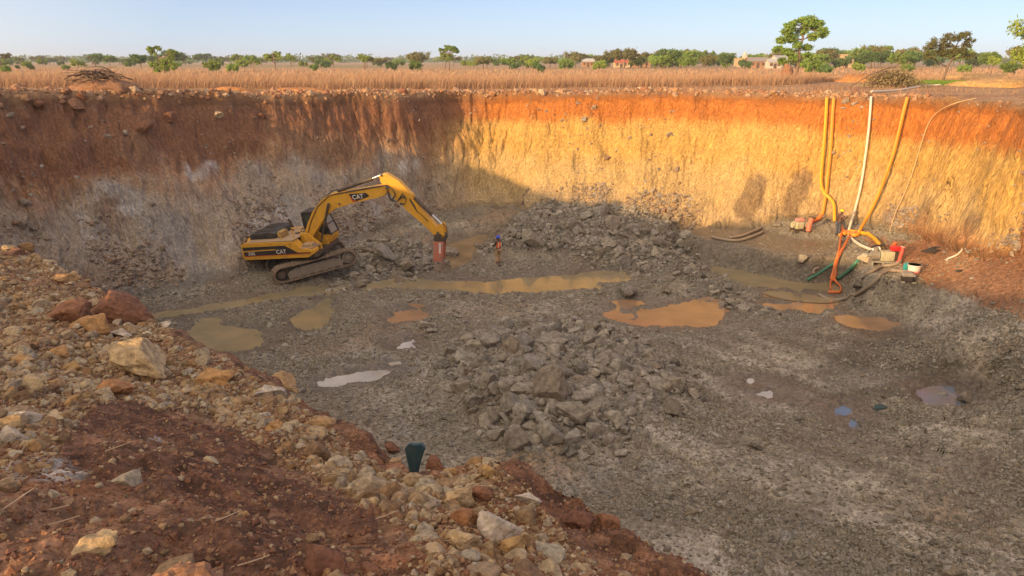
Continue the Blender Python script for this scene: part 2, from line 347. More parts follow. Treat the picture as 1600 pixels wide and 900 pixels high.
wallc = mix(wallc, C(.34, .17, .08) * one[..., None], sstep(1380, 1420, PX) * sstep(.7, .95, VV + .1 * n1) * right)
scarp = sstep(-1.2, -.2, sample(bench_f, X2, Y2)) * sstep(.9, 0, sample(bench_f, X2, Y2))
flc = mix(flc, C(.33, .29, .22) * one[..., None], scarp * .7 * sstep(1400, 1300, PX))
flc = mix(flc, C(.135, .11, .08) * one[..., None], wet * .75)
# plain
ptop = mix(C(.36, .19, .09) * one[..., None], C(.42, .26, .14) * one[..., None], sstep(-.3, .4, n1))
ptop = mix(ptop, C(.42, .27, .14) * one[..., None], sstep(80, 140, dist))
grn = sstep(1, .3, ((PX - 1470) / 110) ** 2 + ((PY - 128) / 7) ** 2) 
ptop = mix(ptop, C(.14, .22, .03) * one[..., None], grn * .9)
field = sstep(.1, .5, fbm2(X2, Y2, 90, 3, 222)) * (dist > 170)
ptop = mix(ptop, C(.18, .22, .07) * one[..., None], field * .6)
ptop = mix(ptop, C(.36, .24, .14) * one[..., None], (dist > 400) * .8)
# foreground soils
stony = inpoly(PX, PY, [(-300, 300), (0, 360), (120, 430), (190, 470), (270, 520), (400, 592), (440, 615), (520, 672), (600, 738), (690, 750), (758, 712), (825, 768), (890, 840), (950, 905), (950, 1000), (660, 1000), (640, 835), (585, 790), (510, 755), (450, 725), (400, 690), (330, 650), (240, 640), (190, 622), (140, 640), (100, 695), (55, 750), (0, 765), (-300, 800)])
st = sstep(-.4, .4, n1 + 1.0 * (stony * 1.0 - .5) + .4 * n2)
fgc = mix(C(.165, .08, .046) * one[..., None], C(.25, .13, .073) * one[..., None], sstep(-.3, .4, n2))
fgc = mix(fgc, C(.29, .17, .095) * one[..., None], st * .75)
fgc = mix(fgc, C(.34, .13, .05) * one[..., None], sstep(.2, .5, fbm3(X2, Y2, Z2, .8, 3, 231)) * .45)
white = sstep(1.1, .3, ((PX - 60) / 75) ** 2 + ((PY - 730) / 22) ** 2 + .9 * n2) + sstep(1, .3, ((PX - 245) / 17) ** 2 + ((PY - 680) / 6) ** 2 + .9 * n2)
fgc = mix(fgc, C(.50, .44, .38) * one[..., None], np.clip(white, 0, 1) * .8)
# join
pcol = mix(ptop, fgc, np.clip(FG, 0, 1) * (dist < 26))
colr = pcol * PW[..., None] + wallc * WW[..., None] + flc * FW[..., None]
colr = colr / np.maximum((PW + WW + FW)[..., None], 1e-3)
BROWNP = [(1345, 374), (1420, 374), (1500, 390), (1620, 404), (1900, 430), (1900, 600), (1680, 520), (1570, 495), (1500, 462), (1440, 442), (1415, 415), (1370, 392)]
brn = inpoly(PX + 14 * n1 + 10 * n3, PY + 7 * n1, BROWNP) * (dist > 20)
colr = mix(colr, mix(C(.27, .13, .065) * one[..., None], C(.36, .20, .105) * one[..., None], sstep(-.3, .4, n1)), brn * .9)
colr = np.clip(colr * (1 + .22 * n2[..., None] * (dist < 200)[..., None]), .01, .9)

def set_mesh(name, V, faces_flat, loop_per, mat=None, smooth=False):
    me = bpy.data.meshes.new(name)
    nv = len(V); nf = len(faces_flat) // loop_per
    me.vertices.add(nv); me.vertices.foreach_set('co', np.ascontiguousarray(V, dtype=np.float32).ravel())
    me.loops.add(len(faces_flat)); me.loops.foreach_set('vertex_index', np.ascontiguousarray(faces_flat, dtype=np.int32))
    me.polygons.add(nf); me.polygons.foreach_set('loop_start', np.arange(nf, dtype=np.int32) * loop_per)
    me.update(calc_edges=True)
    me.polygons.foreach_set('use_smooth', np.full(nf, smooth))
    if mat: me.materials.append(mat)
    return me
def link(name, me, parent=None, **props):
    o = bpy.data.objects.new(name, me); COL.objects.link(o)
    if parent is not None: o.parent = parent
    for k, v in props.items():
        if v is not None: o[k] = v
    return o
def colattr(me, cols, name='Col'):
    a = me.color_attributes.new(name, 'FLOAT_COLOR', 'POINT')
    c = np.ones((len(cols), 4), np.float32); c[:, :3] = cols; a.data.foreach_set('color', c.ravel())
def fattr(me, vals, name):
    a = me.attributes.new(name, 'FLOAT', 'POINT'); a.data.foreach_set('value', np.ascontiguousarray(vals, dtype=np.float32).ravel())

# ------------------------------------------------------------------ materials
def newmat(name):
    m = bpy.data.materials.new(name); m.use_nodes = True; t = m.node_tree
    b = t.nodes['Principled BSDF']; return m, t, b
def mk(t, typ, **kw):
    n = t.nodes.new(typ)
    for k, v in kw.items(): setattr(n, k, v)
    return n
def mat_ground():
    m, t, b = newmat('ground_soil'); L = t.links
    at = mk(t, 'ShaderNodeVertexColor', layer_name='Col'); geo = mk(t, 'ShaderNodeAttribute', attribute_name='cut'); geo.outputs['Vector'].name
    nz = mk(t, 'ShaderNodeTexNoise'); nz.inputs['Scale'].default_value = 7; nz.inputs['Detail'].default_value = 7; nz.inputs['Roughness'].default_value = .7
    vo = mk(t, 'ShaderNodeTexVoronoi'); vo.inputs['Scale'].default_value = 9; vo.inputs['Randomness'].default_value = 1
    vo2 = mk(t, 'ShaderNodeTexVoronoi'); vo2.inputs['Scale'].default_value = 3.2
    for n in (nz, vo, vo2): L.new(geo.outputs['Vector'], n.inputs['Vector'])
    gp = mk(t, 'ShaderNodeNewGeometry'); nf = mk(t, 'ShaderNodeTexNoise'); nf.inputs['Scale'].default_value = 42; nf.inputs['Detail'].default_value = 6; nf.inputs['Roughness'].default_value = .7; L.new(gp.outputs['Position'], nf.inputs['Vector'])
    rf = mk(t, 'ShaderNodeMapRange'); rf.inputs['From Min'].default_value = .3; rf.inputs['From Max'].default_value = .7; rf.inputs['To Min'].default_value = .55; rf.inputs['To Max'].default_value = 1.4; L.new(nf.outputs['Fac'], rf.inputs['Value'])
    sep = mk(t, 'ShaderNodeSeparateColor'); L.new(vo.outputs['Color'], sep.inputs[0])
    ramp = mk(t, 'ShaderNodeMapRange'); ramp.inputs['From Min'].default_value = .25; ramp.inputs['From Max'].default_value = .75; ramp.inputs['To Min'].default_value = .18; ramp.inputs['To Max'].default_value = 1.75  # wide range paints crevice shade into the soil, following the bump
    L.new(nz.outputs['Fac'], ramp.inputs['Value'])
    r2 = mk(t, 'ShaderNodeMapRange'); r2.inputs['To Min'].default_value = .6; r2.inputs['To Max'].default_value = 1.4; L.new(sep.outputs[0], r2.inputs['Value'])
    mu = mk(t, 'ShaderNodeMath', operation='MULTIPLY'); L.new(ramp.outputs[0], mu.inputs[0]); L.new(r2.outputs[0], mu.inputs[1])
    cf = mk(t, 'ShaderNodeAttribute', attribute_name='cutface'); cm = mk(t, 'ShaderNodeMath', operation='MULTIPLY'); cm.inputs[1].default_value = .42; L.new(cf.outputs['Fac'], cm.inputs[0])
    mxw = mk(t, 'ShaderNodeMix', data_type='FLOAT'); L.new(cm.outputs[0], mxw.inputs[0]); L.new(mu.outputs[0], mxw.inputs[2]); mxw.inputs[3].default_value = .92
    mu2 = mk(t, 'ShaderNodeMath', operation='MULTIPLY'); L.new(mxw.outputs[0], mu2.inputs[0]); L.new(rf.outputs[0], mu2.inputs[1])
    vm = mk(t, 'ShaderNodeVectorMath', operation='SCALE'); L.new(at.outputs['Color'], vm.inputs[0]); L.new(mu2.outputs[0], vm.inputs['Scale'])
    L.new(vm.outputs[0], b.inputs['Base Color'])
    bp = mk(t, 'ShaderNodeBump'); bp.inputs['Strength'].default_value = .8; bp.inputs['Distance'].default_value = .06; L.new(nz.outputs['Fac'], bp.inputs['Height'])
    bp2 = mk(t, 'ShaderNodeBump'); bp2.inputs['Strength'].default_value = .55; bp2.inputs['Distance'].default_value = .10; bp2.invert = True; L.new(vo2.outputs['Distance'], bp2.inputs['Height']); L.new(bp.outputs[0], bp2.inputs['Normal'])
    bp3 = mk(t, 'ShaderNodeBump'); bp3.inputs['Strength'].default_value = .7; bp3.inputs['Distance'].default_value = .012; L.new(nf.outputs['Fac'], bp3.inputs['Height']); L.new(bp2.outputs[0], bp3.inputs['Normal'])
    L.new(bp3.outputs[0], b.inputs['Normal'])
    wt = mk(t, 'ShaderNodeAttribute', attribute_name='wet'); mr = mk(t, 'ShaderNodeMapRange'); mr.inputs['To Min'].default_value = .95; mr.inputs['To Max'].default_value = .35
    L.new(wt.outputs['Fac'], mr.inputs['Value']); L.new(mr.outputs[0], b.inputs['Roughness'])
    b.inputs['Specular IOR Level'].default_value = .25
    return m
M = {}
M['ground'] = mat_ground()
def mat_rock(name, ramp_cols, bump=.6, sc=6, rnd='island', rough=.9, tint=1):
    m, t, b = newmat(name); L = t.links
    if rnd == 'island':
        g = mk(t, 'ShaderNodeNewGeometry'); out = g.outputs['Random Per Island']
    else:
        g = mk(t, 'ShaderNodeObjectInfo'); out = g.outputs['Random']
    cr = mk(t, 'ShaderNodeValToRGB'); e = cr.color_ramp.elements
    e[0].position = 0; e[0].color = (*ramp_cols[0], 1); e[1].position = 1; e[1].color = (*ramp_cols[-1], 1)
    for i, c in enumerate(ramp_cols[1:-1]):
        q = e.new((i + 1) / (len(ramp_cols) - 1)); q.color = (*c, 1)
    L.new(out, cr.inputs[0])
    geo = mk(t, 'ShaderNodeNewGeometry')
    nz = mk(t, 'ShaderNodeTexNoise'); nz.inputs['Scale'].default_value = sc; nz.inputs['Detail'].default_value = 8; nz.inputs['Roughness'].default_value = .68
    L.new(geo.outputs['Position'], nz.inputs['Vector'])
    mr = mk(t, 'ShaderNodeMapRange'); mr.inputs['From Min'].default_value = .25; mr.inputs['From Max'].default_value = .75; mr.inputs['To Min'].default_value = .3; mr.inputs['To Max'].default_value = 1.6; L.new(nz.outputs['Fac'], mr.inputs['Value'])  # noise lows darkened: crevice shade painted into the stone colour
    vm = mk(t, 'ShaderNodeVectorMath', operation='SCALE'); L.new(cr.outputs[0], vm.inputs[0]); L.new(mr.outputs[0], vm.inputs['Scale']); L.new(vm.outputs[0], b.inputs['Base Color'])
    bp = mk(t, 'ShaderNodeBump'); bp.inputs['Strength'].default_value = bump; bp.inputs['Distance'].default_value = .25 / sc; L.new(nz.outputs['Fac'], bp.inputs['Height']); L.new(bp.outputs[0], b.inputs['Normal'])
    b.inputs['Roughness'].default_value = rough; b.inputs['Specular IOR Level'].default_value = .3
    return m
GREY = [(.15, .133, .105), (.21, .187, .15), (.26, .235, .185), (.23, .185, .125), (.33, .30, .25), (.19, .17, .135)]
TAN = [(.24, .15, .075), (.34, .23, .12), (.43, .33, .20), (.26, .16, .085), (.37, .31, .22), (.36, .21, .09), (.18, .10, .052), (.31, .21, .11)]
TAN_OLD = [(.27, .135, .06), (.36, .22, .11), (.43, .32, .19), (.24, .13, .07), (.38, .32, .25), (.34, .18, .075), (.19, .09, .045), (.30, .17, .09)]
REDC = [(.19, .085, .048), (.25, .115, .06), (.17, .075, .045), (.29, .15, .08)]
M['gravel'] = mat_rock('grey_gravel', GREY, .4, 14)
M['rock'] = mat_rock('grey_rock', [(.17, .145, .115), (.27, .235, .185), (.21, .19, .165), (.33, .285, .22), (.20, .155, .11), (.29, .265, .225)], .7, 5, 'object')
M['cobble'] = mat_rock('tan_cobble', TAN, .6, 30)
M['pilerock'] = mat_rock('pile_rock', [(.13, .115, .095), (.21, .185, .15), (.30, .265, .215), (.18, .145, .105), (.25, .23, .20), (.36, .315, .25), (.15, .125, .10)], .6, 8)
M['tanrock'] = mat_rock('tan_rock', [(.42, .24, .11), (.46, .34, .20), (.50, .42, .31), (.40, .26, .13)], .9, 14, 'object')
M['redclod'] = mat_rock('red_clod', REDC, .8, 16, 'object')
M['crumb'] = mat_rock('red_crumb', REDC + [(.34, .22, .13)], .5, 40)

grid = np.arange(len(az) * NR).reshape(len(az), NR)
a_ = np.concatenate([grid, grid[:1]], 0)
q = np.stack([a_[:-1, :-1], a_[:-1, 1:], a_[1:, 1:], a_[1:, :-1]], -1).reshape(-1, 4)
V = np.stack([X2, Y2, Z2], -1).reshape(-1, 3)
me = set_mesh('ground', V, q[:, ::-1].ravel(), 4, M['ground'], True)
colattr(me, colr.reshape(-1, 3)); fattr(me, (wet * FW).ravel(), 'wet')
_w = WW[..., None] * (dist > 20)[..., None]; _P = np.stack([X2, Y2, Z2], -1); _S = np.stack([(X2 + LEAN * Z2) * 1.5, Y2 * 1.5, Z2 * .42], -1)
fattr(me, np.clip((WW + .9 * FW) * (dist > 12), 0, 1).ravel(), 'cutface')
_a = me.attributes.new('cut', 'FLOAT_VECTOR', 'POINT'); _a.data.foreach_set('vector', np.ascontiguousarray(_P * (1 - _w) + _S * _w, dtype=np.float32).ravel())
ground = link('ground', me, kind='structure')
bvh = BVHTree.FromPolygons(V.tolist(), q[:, ::-1].tolist())
def hit(px, py):
    d = Vector(ray(px, py)).normalized(); r = bvh.ray_cast(Vector((0, 0, HC)), d)
    if r[0] is None: return Vector(atD(px, py, 12)), Vector((0, 0, 1))
    n = r[1]; n = n if n.z > 0 else -n
    return r[0], n
def down(x, y, top=30):
    r = bvh.ray_cast(Vector((x, y, top)), Vector((0, 0, -1)))
    return (r[0].z if r[0] is not None else 0.0)

# ------------------------------------------------------------------ water
def mat_water(name, colr, rough, colour2=None):
    m, t, b = newmat(name); L = t.links
    nz = mk(t, 'ShaderNodeTexNoise'); nz.inputs['Scale'].default_value = .8; nz.inputs['Detail'].default_value = 4
    geo = mk(t, 'ShaderNodeNewGeometry'); L.new(geo.outputs['Position'], nz.inputs['Vector'])
    mx = mk(t, 'ShaderNodeMix', data_type='RGBA'); mx.inputs[6].default_value = (*colr, 1); mx.inputs[7].default_value = (*(colour2 or [c * .6 for c in colr]), 1)
    mr = mk(t, 'ShaderNodeMapRange'); mr.inputs['From Min'].default_value = .35; mr.inputs['From Max'].default_value = .65; L.new(nz.outputs['Fac'], mr.inputs['Value'])
    L.new(mr.outputs[0], mx.inputs[0]); L.new(mx.outputs[2], b.inputs['Base Color'])
    b.inputs['Roughness'].default_value = rough; b.inputs['Specular IOR Level'].default_value = .5; b.inputs['IOR'].default_value = 1.33
    n2 = mk(t, 'ShaderNodeTexNoise'); n2.inputs['Scale'].default_value = 5; L.new(geo.outputs['Position'], n2.inputs['Vector'])
    bp = mk(t, 'ShaderNodeBump'); bp.inputs['Strength'].default_value = .06; bp.inputs['Distance'].default_value = .02; L.new(n2.outputs['Fac'], bp.inputs['Height']); L.new(bp.outputs[0], b.inputs['Normal'])
    return m
M['olive'] = mat_water('olive_water', (.30, .235, .13), .06, (.23, .19, .115))
M['mudwater'] = mat_water('mud_water', (.28, .20, .115), .12)
M['orangemud'] = mat_water('orange_mud_water', (.35, .215, .125), .10, (.25, .165, .10))
M['clear'] = mat_water('painted_sky_pale_water', (.52, .47, .39), .05, (.36, .32, .26))  # pale base colour stands in for bright sky mirrored in the puddle
M['blue'] = mat_water('painted_sky_blue_water', (.15, .19, .26), .03, (.13, .14, .17))  # blue of the mirrored sky is painted into the base colour
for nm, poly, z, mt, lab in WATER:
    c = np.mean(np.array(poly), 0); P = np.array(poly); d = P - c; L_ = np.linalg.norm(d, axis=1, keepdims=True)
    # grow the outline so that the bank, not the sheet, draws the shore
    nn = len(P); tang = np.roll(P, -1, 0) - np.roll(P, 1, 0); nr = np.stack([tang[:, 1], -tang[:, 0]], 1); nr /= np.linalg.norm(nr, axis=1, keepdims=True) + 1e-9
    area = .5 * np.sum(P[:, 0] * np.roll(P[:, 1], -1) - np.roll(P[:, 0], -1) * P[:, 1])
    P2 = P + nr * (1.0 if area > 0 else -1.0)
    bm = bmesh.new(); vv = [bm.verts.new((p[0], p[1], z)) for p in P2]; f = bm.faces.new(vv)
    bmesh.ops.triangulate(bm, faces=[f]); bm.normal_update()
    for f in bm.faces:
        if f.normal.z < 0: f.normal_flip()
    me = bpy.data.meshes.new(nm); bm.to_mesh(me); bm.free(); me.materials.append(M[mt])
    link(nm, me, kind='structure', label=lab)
# ------------------------------------------------------------------ stones
rng = np.random.default_rng(7)
def ico(sub):
    bm = bmesh.new(); bmesh.ops.create_icosphere(bm, subdivisions=sub, radius=1)
    v = np.array([x.co[:] for x in bm.verts]); f = np.array([[q.index for q in p.verts] for p in bm.faces]); bm.free(); return v, f
ICO = {k: ico(k) for k in (1, 2, 3, 4)}
def angular(seed, sub=2, cuts=9, asp=(1, .8, .6)):
    r = np.random.default_rng(seed); v, f = ICO[sub]; v = v.copy()
    for _ in range(cuts):
        n = r.normal(size=3); n /= np.linalg.norm(n); d = r.uniform(.42, .8)
        k = v @ n - d; v = v - np.maximum(k, 0)[:, None] * n
    v = v + .03 * np.stack([vn3(v[:, 0] * 3 + 9, v[:, 1] * 3, v[:, 2] * 3 + i * 9, seed) for i in range(3)], 1)
    v *= np.array(asp) * 1.25
    return v, f
def cloddy(seed, sub=2, amp=.28, asp=(1, .85, .7), fine=0):
    r = np.random.default_rng(seed); v, f = ICO[sub]; o = r.uniform(0, 50, 3)
    k = 1 + amp * fbm3(v[:, 0] + o[0], v[:, 1] + o[1], v[:, 2] + o[2], .8, 4, seed, .6)
    v = v * k[:, None]
    for _ in range(4):
        n = r.normal(size=3); n /= np.linalg.norm(n); d = r.uniform(.6, .9)
        q_ = v @ n - d; v = v - np.maximum(q_, 0)[:, None] * n * .8
    if fine: v = v * (1 + fine * fbm3(v[:, 0] + o[1], v[:, 1], v[:, 2], .22, 4, seed + 3, .65))[:, None]
    return v * np.array(asp) * 1.1, f
def tiny(seed):
    r = np.random.default_rng(seed)
    v = np.array([[1, 0, 0], [-1, 0, 0], [0, 1, 0], [0, -1, 0], [0, 0, 1], [0, 0, -1.]]) + r.uniform(-.35, .35, (6, 3))
    f = np.array([[0, 2, 4], [2, 1, 4], [1, 3, 4], [3, 0, 4], [2, 0, 5], [1, 2, 5], [3, 1, 5], [0, 3, 5]])
    return v * np.array([1, .85, .75]), f
def rand_rot(n, r, tilt=1.0):
    # random yaw with limited tilt
    a = r.uniform(0, 2 * np.pi, n); b = r.normal(0, .5 * tilt, n); c = r.normal(0, .5 * tilt, n)
    ca, sa, cb, sb, cc, sc = np.cos(a), np.sin(a), np.cos(b), np.sin(b), np.cos(c), np.sin(c)
    Rz = np.zeros((n, 3, 3)); Rz[:, 0, 0] = ca; Rz[:, 0, 1] = -sa; Rz[:, 1, 0] = sa; Rz[:, 1, 1] = ca; Rz[:, 2, 2] = 1
    Rx = np.zeros((n, 3, 3)); Rx[:, 0, 0] = 1; Rx[:, 1, 1] = cb; Rx[:, 1, 2] = -sb; Rx[:, 2, 1] = sb; Rx[:, 2, 2] = cb
    Ry = np.zeros((n, 3, 3)); Ry[:, 1, 1] = 1; Ry[:, 0, 0] = cc; Ry[:, 0, 2] = sc; Ry[:, 2, 0] = -sc; Ry[:, 2, 2] = cc
    return Rz @ Rx @ Ry
def merged(name, protos, pos, size, mat, label, tilt=1.0, smooth=False, kind='stuff'):
    n = len(pos); Rm = rand_rot(n, rng, tilt); pick = rng.integers(0, len(protos), n)
    VV_, FF_, off = [], [], 0
    for k, (v, f) in enumerate(protos):
        idx = np.where(pick == k)[0]
        if not len(idx): continue
        P = np.einsum('nij,vj->nvi', Rm[idx], v) * size[idx][:, None, None] + pos[idx][:, None, :]
        VV_.append(P.reshape(-1, 3)); FF_.append((f[None] + (np.arange(len(idx)) * len(v))[:, None, None] + off).reshape(-1, 3)); off += len(idx) * len(v)
    me = set_mesh(name, np.concatenate(VV_), np.concatenate(FF_).ravel(), 3, mat, smooth)
    return link(name, me, kind=kind, label=label, category=None)
G3 = V.reshape(len(az), NR, 3)
c00, c01, c11, c10 = G3[:-1, :-1], G3[:-1, 1:], G3[1:, 1:], G3[1:, :-1]
cellA = .5 * np.linalg.norm(np.cross(c11 - c00, c01 - c10), axis=-1)
cx_ = .25 * (c00 + c01 + c11 + c10); cPX, cPY = project(cx_[..., 0], cx_[..., 1], cx_[..., 2])
def cellv(a): return a[:-1, :-1]
cdist = cellv(dist); cFW, cWW, cPW, cFG = cellv(FW), cellv(WW), cellv(PW), cellv(FG)
cwet = cellv(wet); crub = cellv(rub); cx2, cy2 = cx_[..., 0], cx_[..., 1]
inview = (cPX > -150) & (cPX < 1750) & (cPY < 1050) & (cPY > 80)
def scatter(weight, n):
    wv = (cellA * weight * inview).ravel(); cs = np.cumsum(wv)
    idx = np.searchsorted(cs, rng.uniform(0, cs[-1], n)); idx = np.clip(idx, 0, len(wv) - 1)
    i, j = np.unravel_index(idx, cellA.shape); a, b = rng.uniform(0, 1, (2, n, 1))
    return c00[i, j] * (1 - a) * (1 - b) + c10[i, j] * a * (1 - b) + c01[i, j] * (1 - a) * b + c11[i, j] * a * b
TINY = [tiny(i) for i in range(10)]
SMALL = [angular(100 + i, 1, 6, (1, rng.uniform(.6, .95), rng.uniform(.35, .7))) for i in range(12)]
MED = [angular(200 + i, 2, 10, (1, rng.uniform(.65, .95), rng.uniform(.4, .75))) for i in range(12)]
CLODS = [cloddy(300 + i, 2, .35, (1, rng.uniform(.75, .95), rng.uniform(.6, .85))) for i in range(12)]
def rough(seed, sub, asp, fine=.16):
    v, f = angular(seed, sub, 7, (1, 1, 1)); r = np.random.default_rng(seed); o = r.uniform(0, 50, 3)
    k = 1 + .22 * fbm3(v[:, 0] + o[0], v[:, 1] + o[1], v[:, 2] + o[2], .9, 3, seed) + fine * fbm3(v[:, 0] + o[1], v[:, 1], v[:, 2] + o[0], .3, 4, seed + 5, .65)
    return v * k[:, None] * np.array(asp), f
ROUGH = [rough(340 + i, 2, (1, .85, .72), .2) for i in range(14)]
CLOD1 = [cloddy(330 + i, 1, .35, (1, .85, .7)) for i in range(8)]

gband = sstep(.0, .35, fbm2(cx2 * .8, cy2, 2.6, 3, 401)) 
banks = sstep(-3.2, -.5, np.max([sample(wf, cx2, cy2) for wf in water_f[:2]], axis=0)) * sstep(-14, -4, -cx2 - 6 + 8) 
cbr = cellv(brn)
wfl = cFW * (1 - .97 * sstep(.55, .95, cwet)) * (1 - .93 * np.maximum(cellv(brown), cbr))
merged('gravel', TINY, scatter(wfl * (1 - .85 * np.clip(crub, 0, 1)) * (1 - .75 * cellv(sstep(.0, .35, trk) * trkm)) * (.22 + 1.2 * gband ** 2 + 1.2 * banks) * np.clip(18 / cdist, .3, 1.2) ** 1.0, 150000), np.exp(rng.normal(math.log(.040), .42, 150000)), M['gravel'], 'grey and tan gravel strewn over the pit floor')
p_ = scatter(wfl * (.15 + .8 * gband ** 2 + 1.3 * banks + 1.5 * crub), 16000)
merged('rubble', SMALL, p_, np.clip(np.exp(rng.normal(math.log(.085), .4, len(p_))), .04, .26), M['gravel'], 'broken grey stones lying on the pit floor and banks')
p_ = scatter(cFW * np.maximum(crub, cellv(sample(pile_f, X, Y)) * 2.5) ** 1.2, 6500)
merged('rubble', MED, p_, np.clip(np.exp(rng.normal(math.log(.145), .45, len(p_))), 0.06, .42), M['pilerock'], 'small broken rocks filling the rubble heaps')
# wall scree and embedded stones
left_ = (cx2 < -3) | (cellv(VV) > .75)
p_ = scatter(cWW * (cdist > 25) * (1 - .9 * cbr) * sstep(-.1, .4, fbm2(cx2, cy2, 3, 3, 441)) * (.02 + .5 * left_ * sstep(.45, .95, cellv(VV))), 6500)
merged('scree', SMALL, p_, np.clip(np.exp(rng.normal(math.log(.08), .5, len(p_))), .03, .36), mat_rock('scree_stone', [(.30, .22, .15), (.24, .20, .16), (.36, .30, .23), (.22, .13, .08)], .4, 10), 'loose stones stuck in the pit walls and their scree')
# rim clods
p_ = scatter(cPW * (cdist > 26) * sstep(-3.2, -.1, cellv(RDI)) * (cPX < 1450), 2600)
merged('rim_rubble', CLOD1, p_, np.clip(np.exp(rng.normal(math.log(.11), .5, len(p_))), .04, .5), mat_rock('rim_clod', [(.34, .16, .07), (.42, .26, .14), (.26, .11, .06), (.46, .34, .22)], .5, 8), 'orange clods and stones heaped along the far rim')
# foreground
sm = (inpoly(cPX, cPY, [(-300, 300), (0, 360), (120, 430), (190, 470), (270, 520), (400, 592), (440, 615), (520, 672), (600, 738), (690, 750), (758, 712), (825, 768), (890, 840), (950, 905), (950, 1000), (660, 1000), (640, 835), (585, 790), (510, 755), (450, 725), (400, 690), (330, 650), (240, 640), (190, 622), (140, 640), (100, 695), (55, 750), (0, 765), (-300, 800)])) * 1.0
fgn = sstep(-.15, .4, fbm2(cx2, cy2, 1.0, 3, 411))
fgd = cFG * (1 - cFW) * (cdist < 24) * (cellv(RDI) < .4)
p_ = scatter(fgd * (sm * (.22 + fgn) + .008), 24000)
merged('cobble_spoil', ROUGH, p_, np.clip(np.exp(rng.normal(math.log(.019), .62, len(p_))), .008, .10), M['cobble'], 'tan and cream cobbles covering the foreground spoil bank', smooth=False)
p_ = scatter(fgd * (.5 + sm) / cdist ** 1.2, 70000)
merged('soil_crumbs', TINY, p_, np.clip(np.exp(rng.normal(math.log(.0085), .5, len(p_))), .003, .03), M['crumb'], 'red brown soil crumbs scattered over the foreground')
p_ = scatter(fgd * (sm + .05) / cdist, 24000)
merged('pebbles', CLOD1, p_, np.clip(np.exp(rng.normal(math.log(.013), .4, len(p_))), .005, .03), M['cobble'], 'small pale pebbles between the foreground cobbles')
p_ = scatter(cWW * (cdist < 20) * 1.0, 3000)
merged('soil_crumbs', CLOD1, p_, np.clip(np.exp(rng.normal(math.log(.022), .5, len(p_))), .008, .1), M['crumb'], 'red crumbs on the slope below the foreground edge')

# ---- individual rocks
def proto_mesh(name, vf, mat, smooth):
    return set_mesh(name, vf[0], vf[1].ravel(), 3, mat, smooth)
ROCKP = [proto_mesh('rock', angular(500 + i, 3, 12, (1, rng.uniform(.65, .95), rng.uniform(.5, .85))), M['rock'], False) for i in range(10)]
TANP = [proto_mesh('rock', rough(520 + i, 4, (1, rng.uniform(.8, .95), rng.uniform(.7, .9)), .17), M['tanrock'], False) for i in range(8)]
REDP = [proto_mesh('clod', rough(540 + i, 4, (1, rng.uniform(.8, .95), rng.uniform(.7, .85)), .14), M['redclod'], False) for i in range(6)]
def put_rock(me, name, p, s, label, cat='rock', group=None, rot=None, sc=(1, 1, 1)):
    o = bpy.data.objects.new(name, me); COL.objects.link(o); o.location = p
    o.rotation_euler = rot if rot else (random.uniform(-.5, .5), random.uniform(-.5, .5), random.uniform(0, 6.28))
    o.scale = (s * sc[0], s * sc[1], s * sc[2]); o['label'] = label; o['category'] = cat
    if group: o['group'] = group
    return o
random.seed(3)
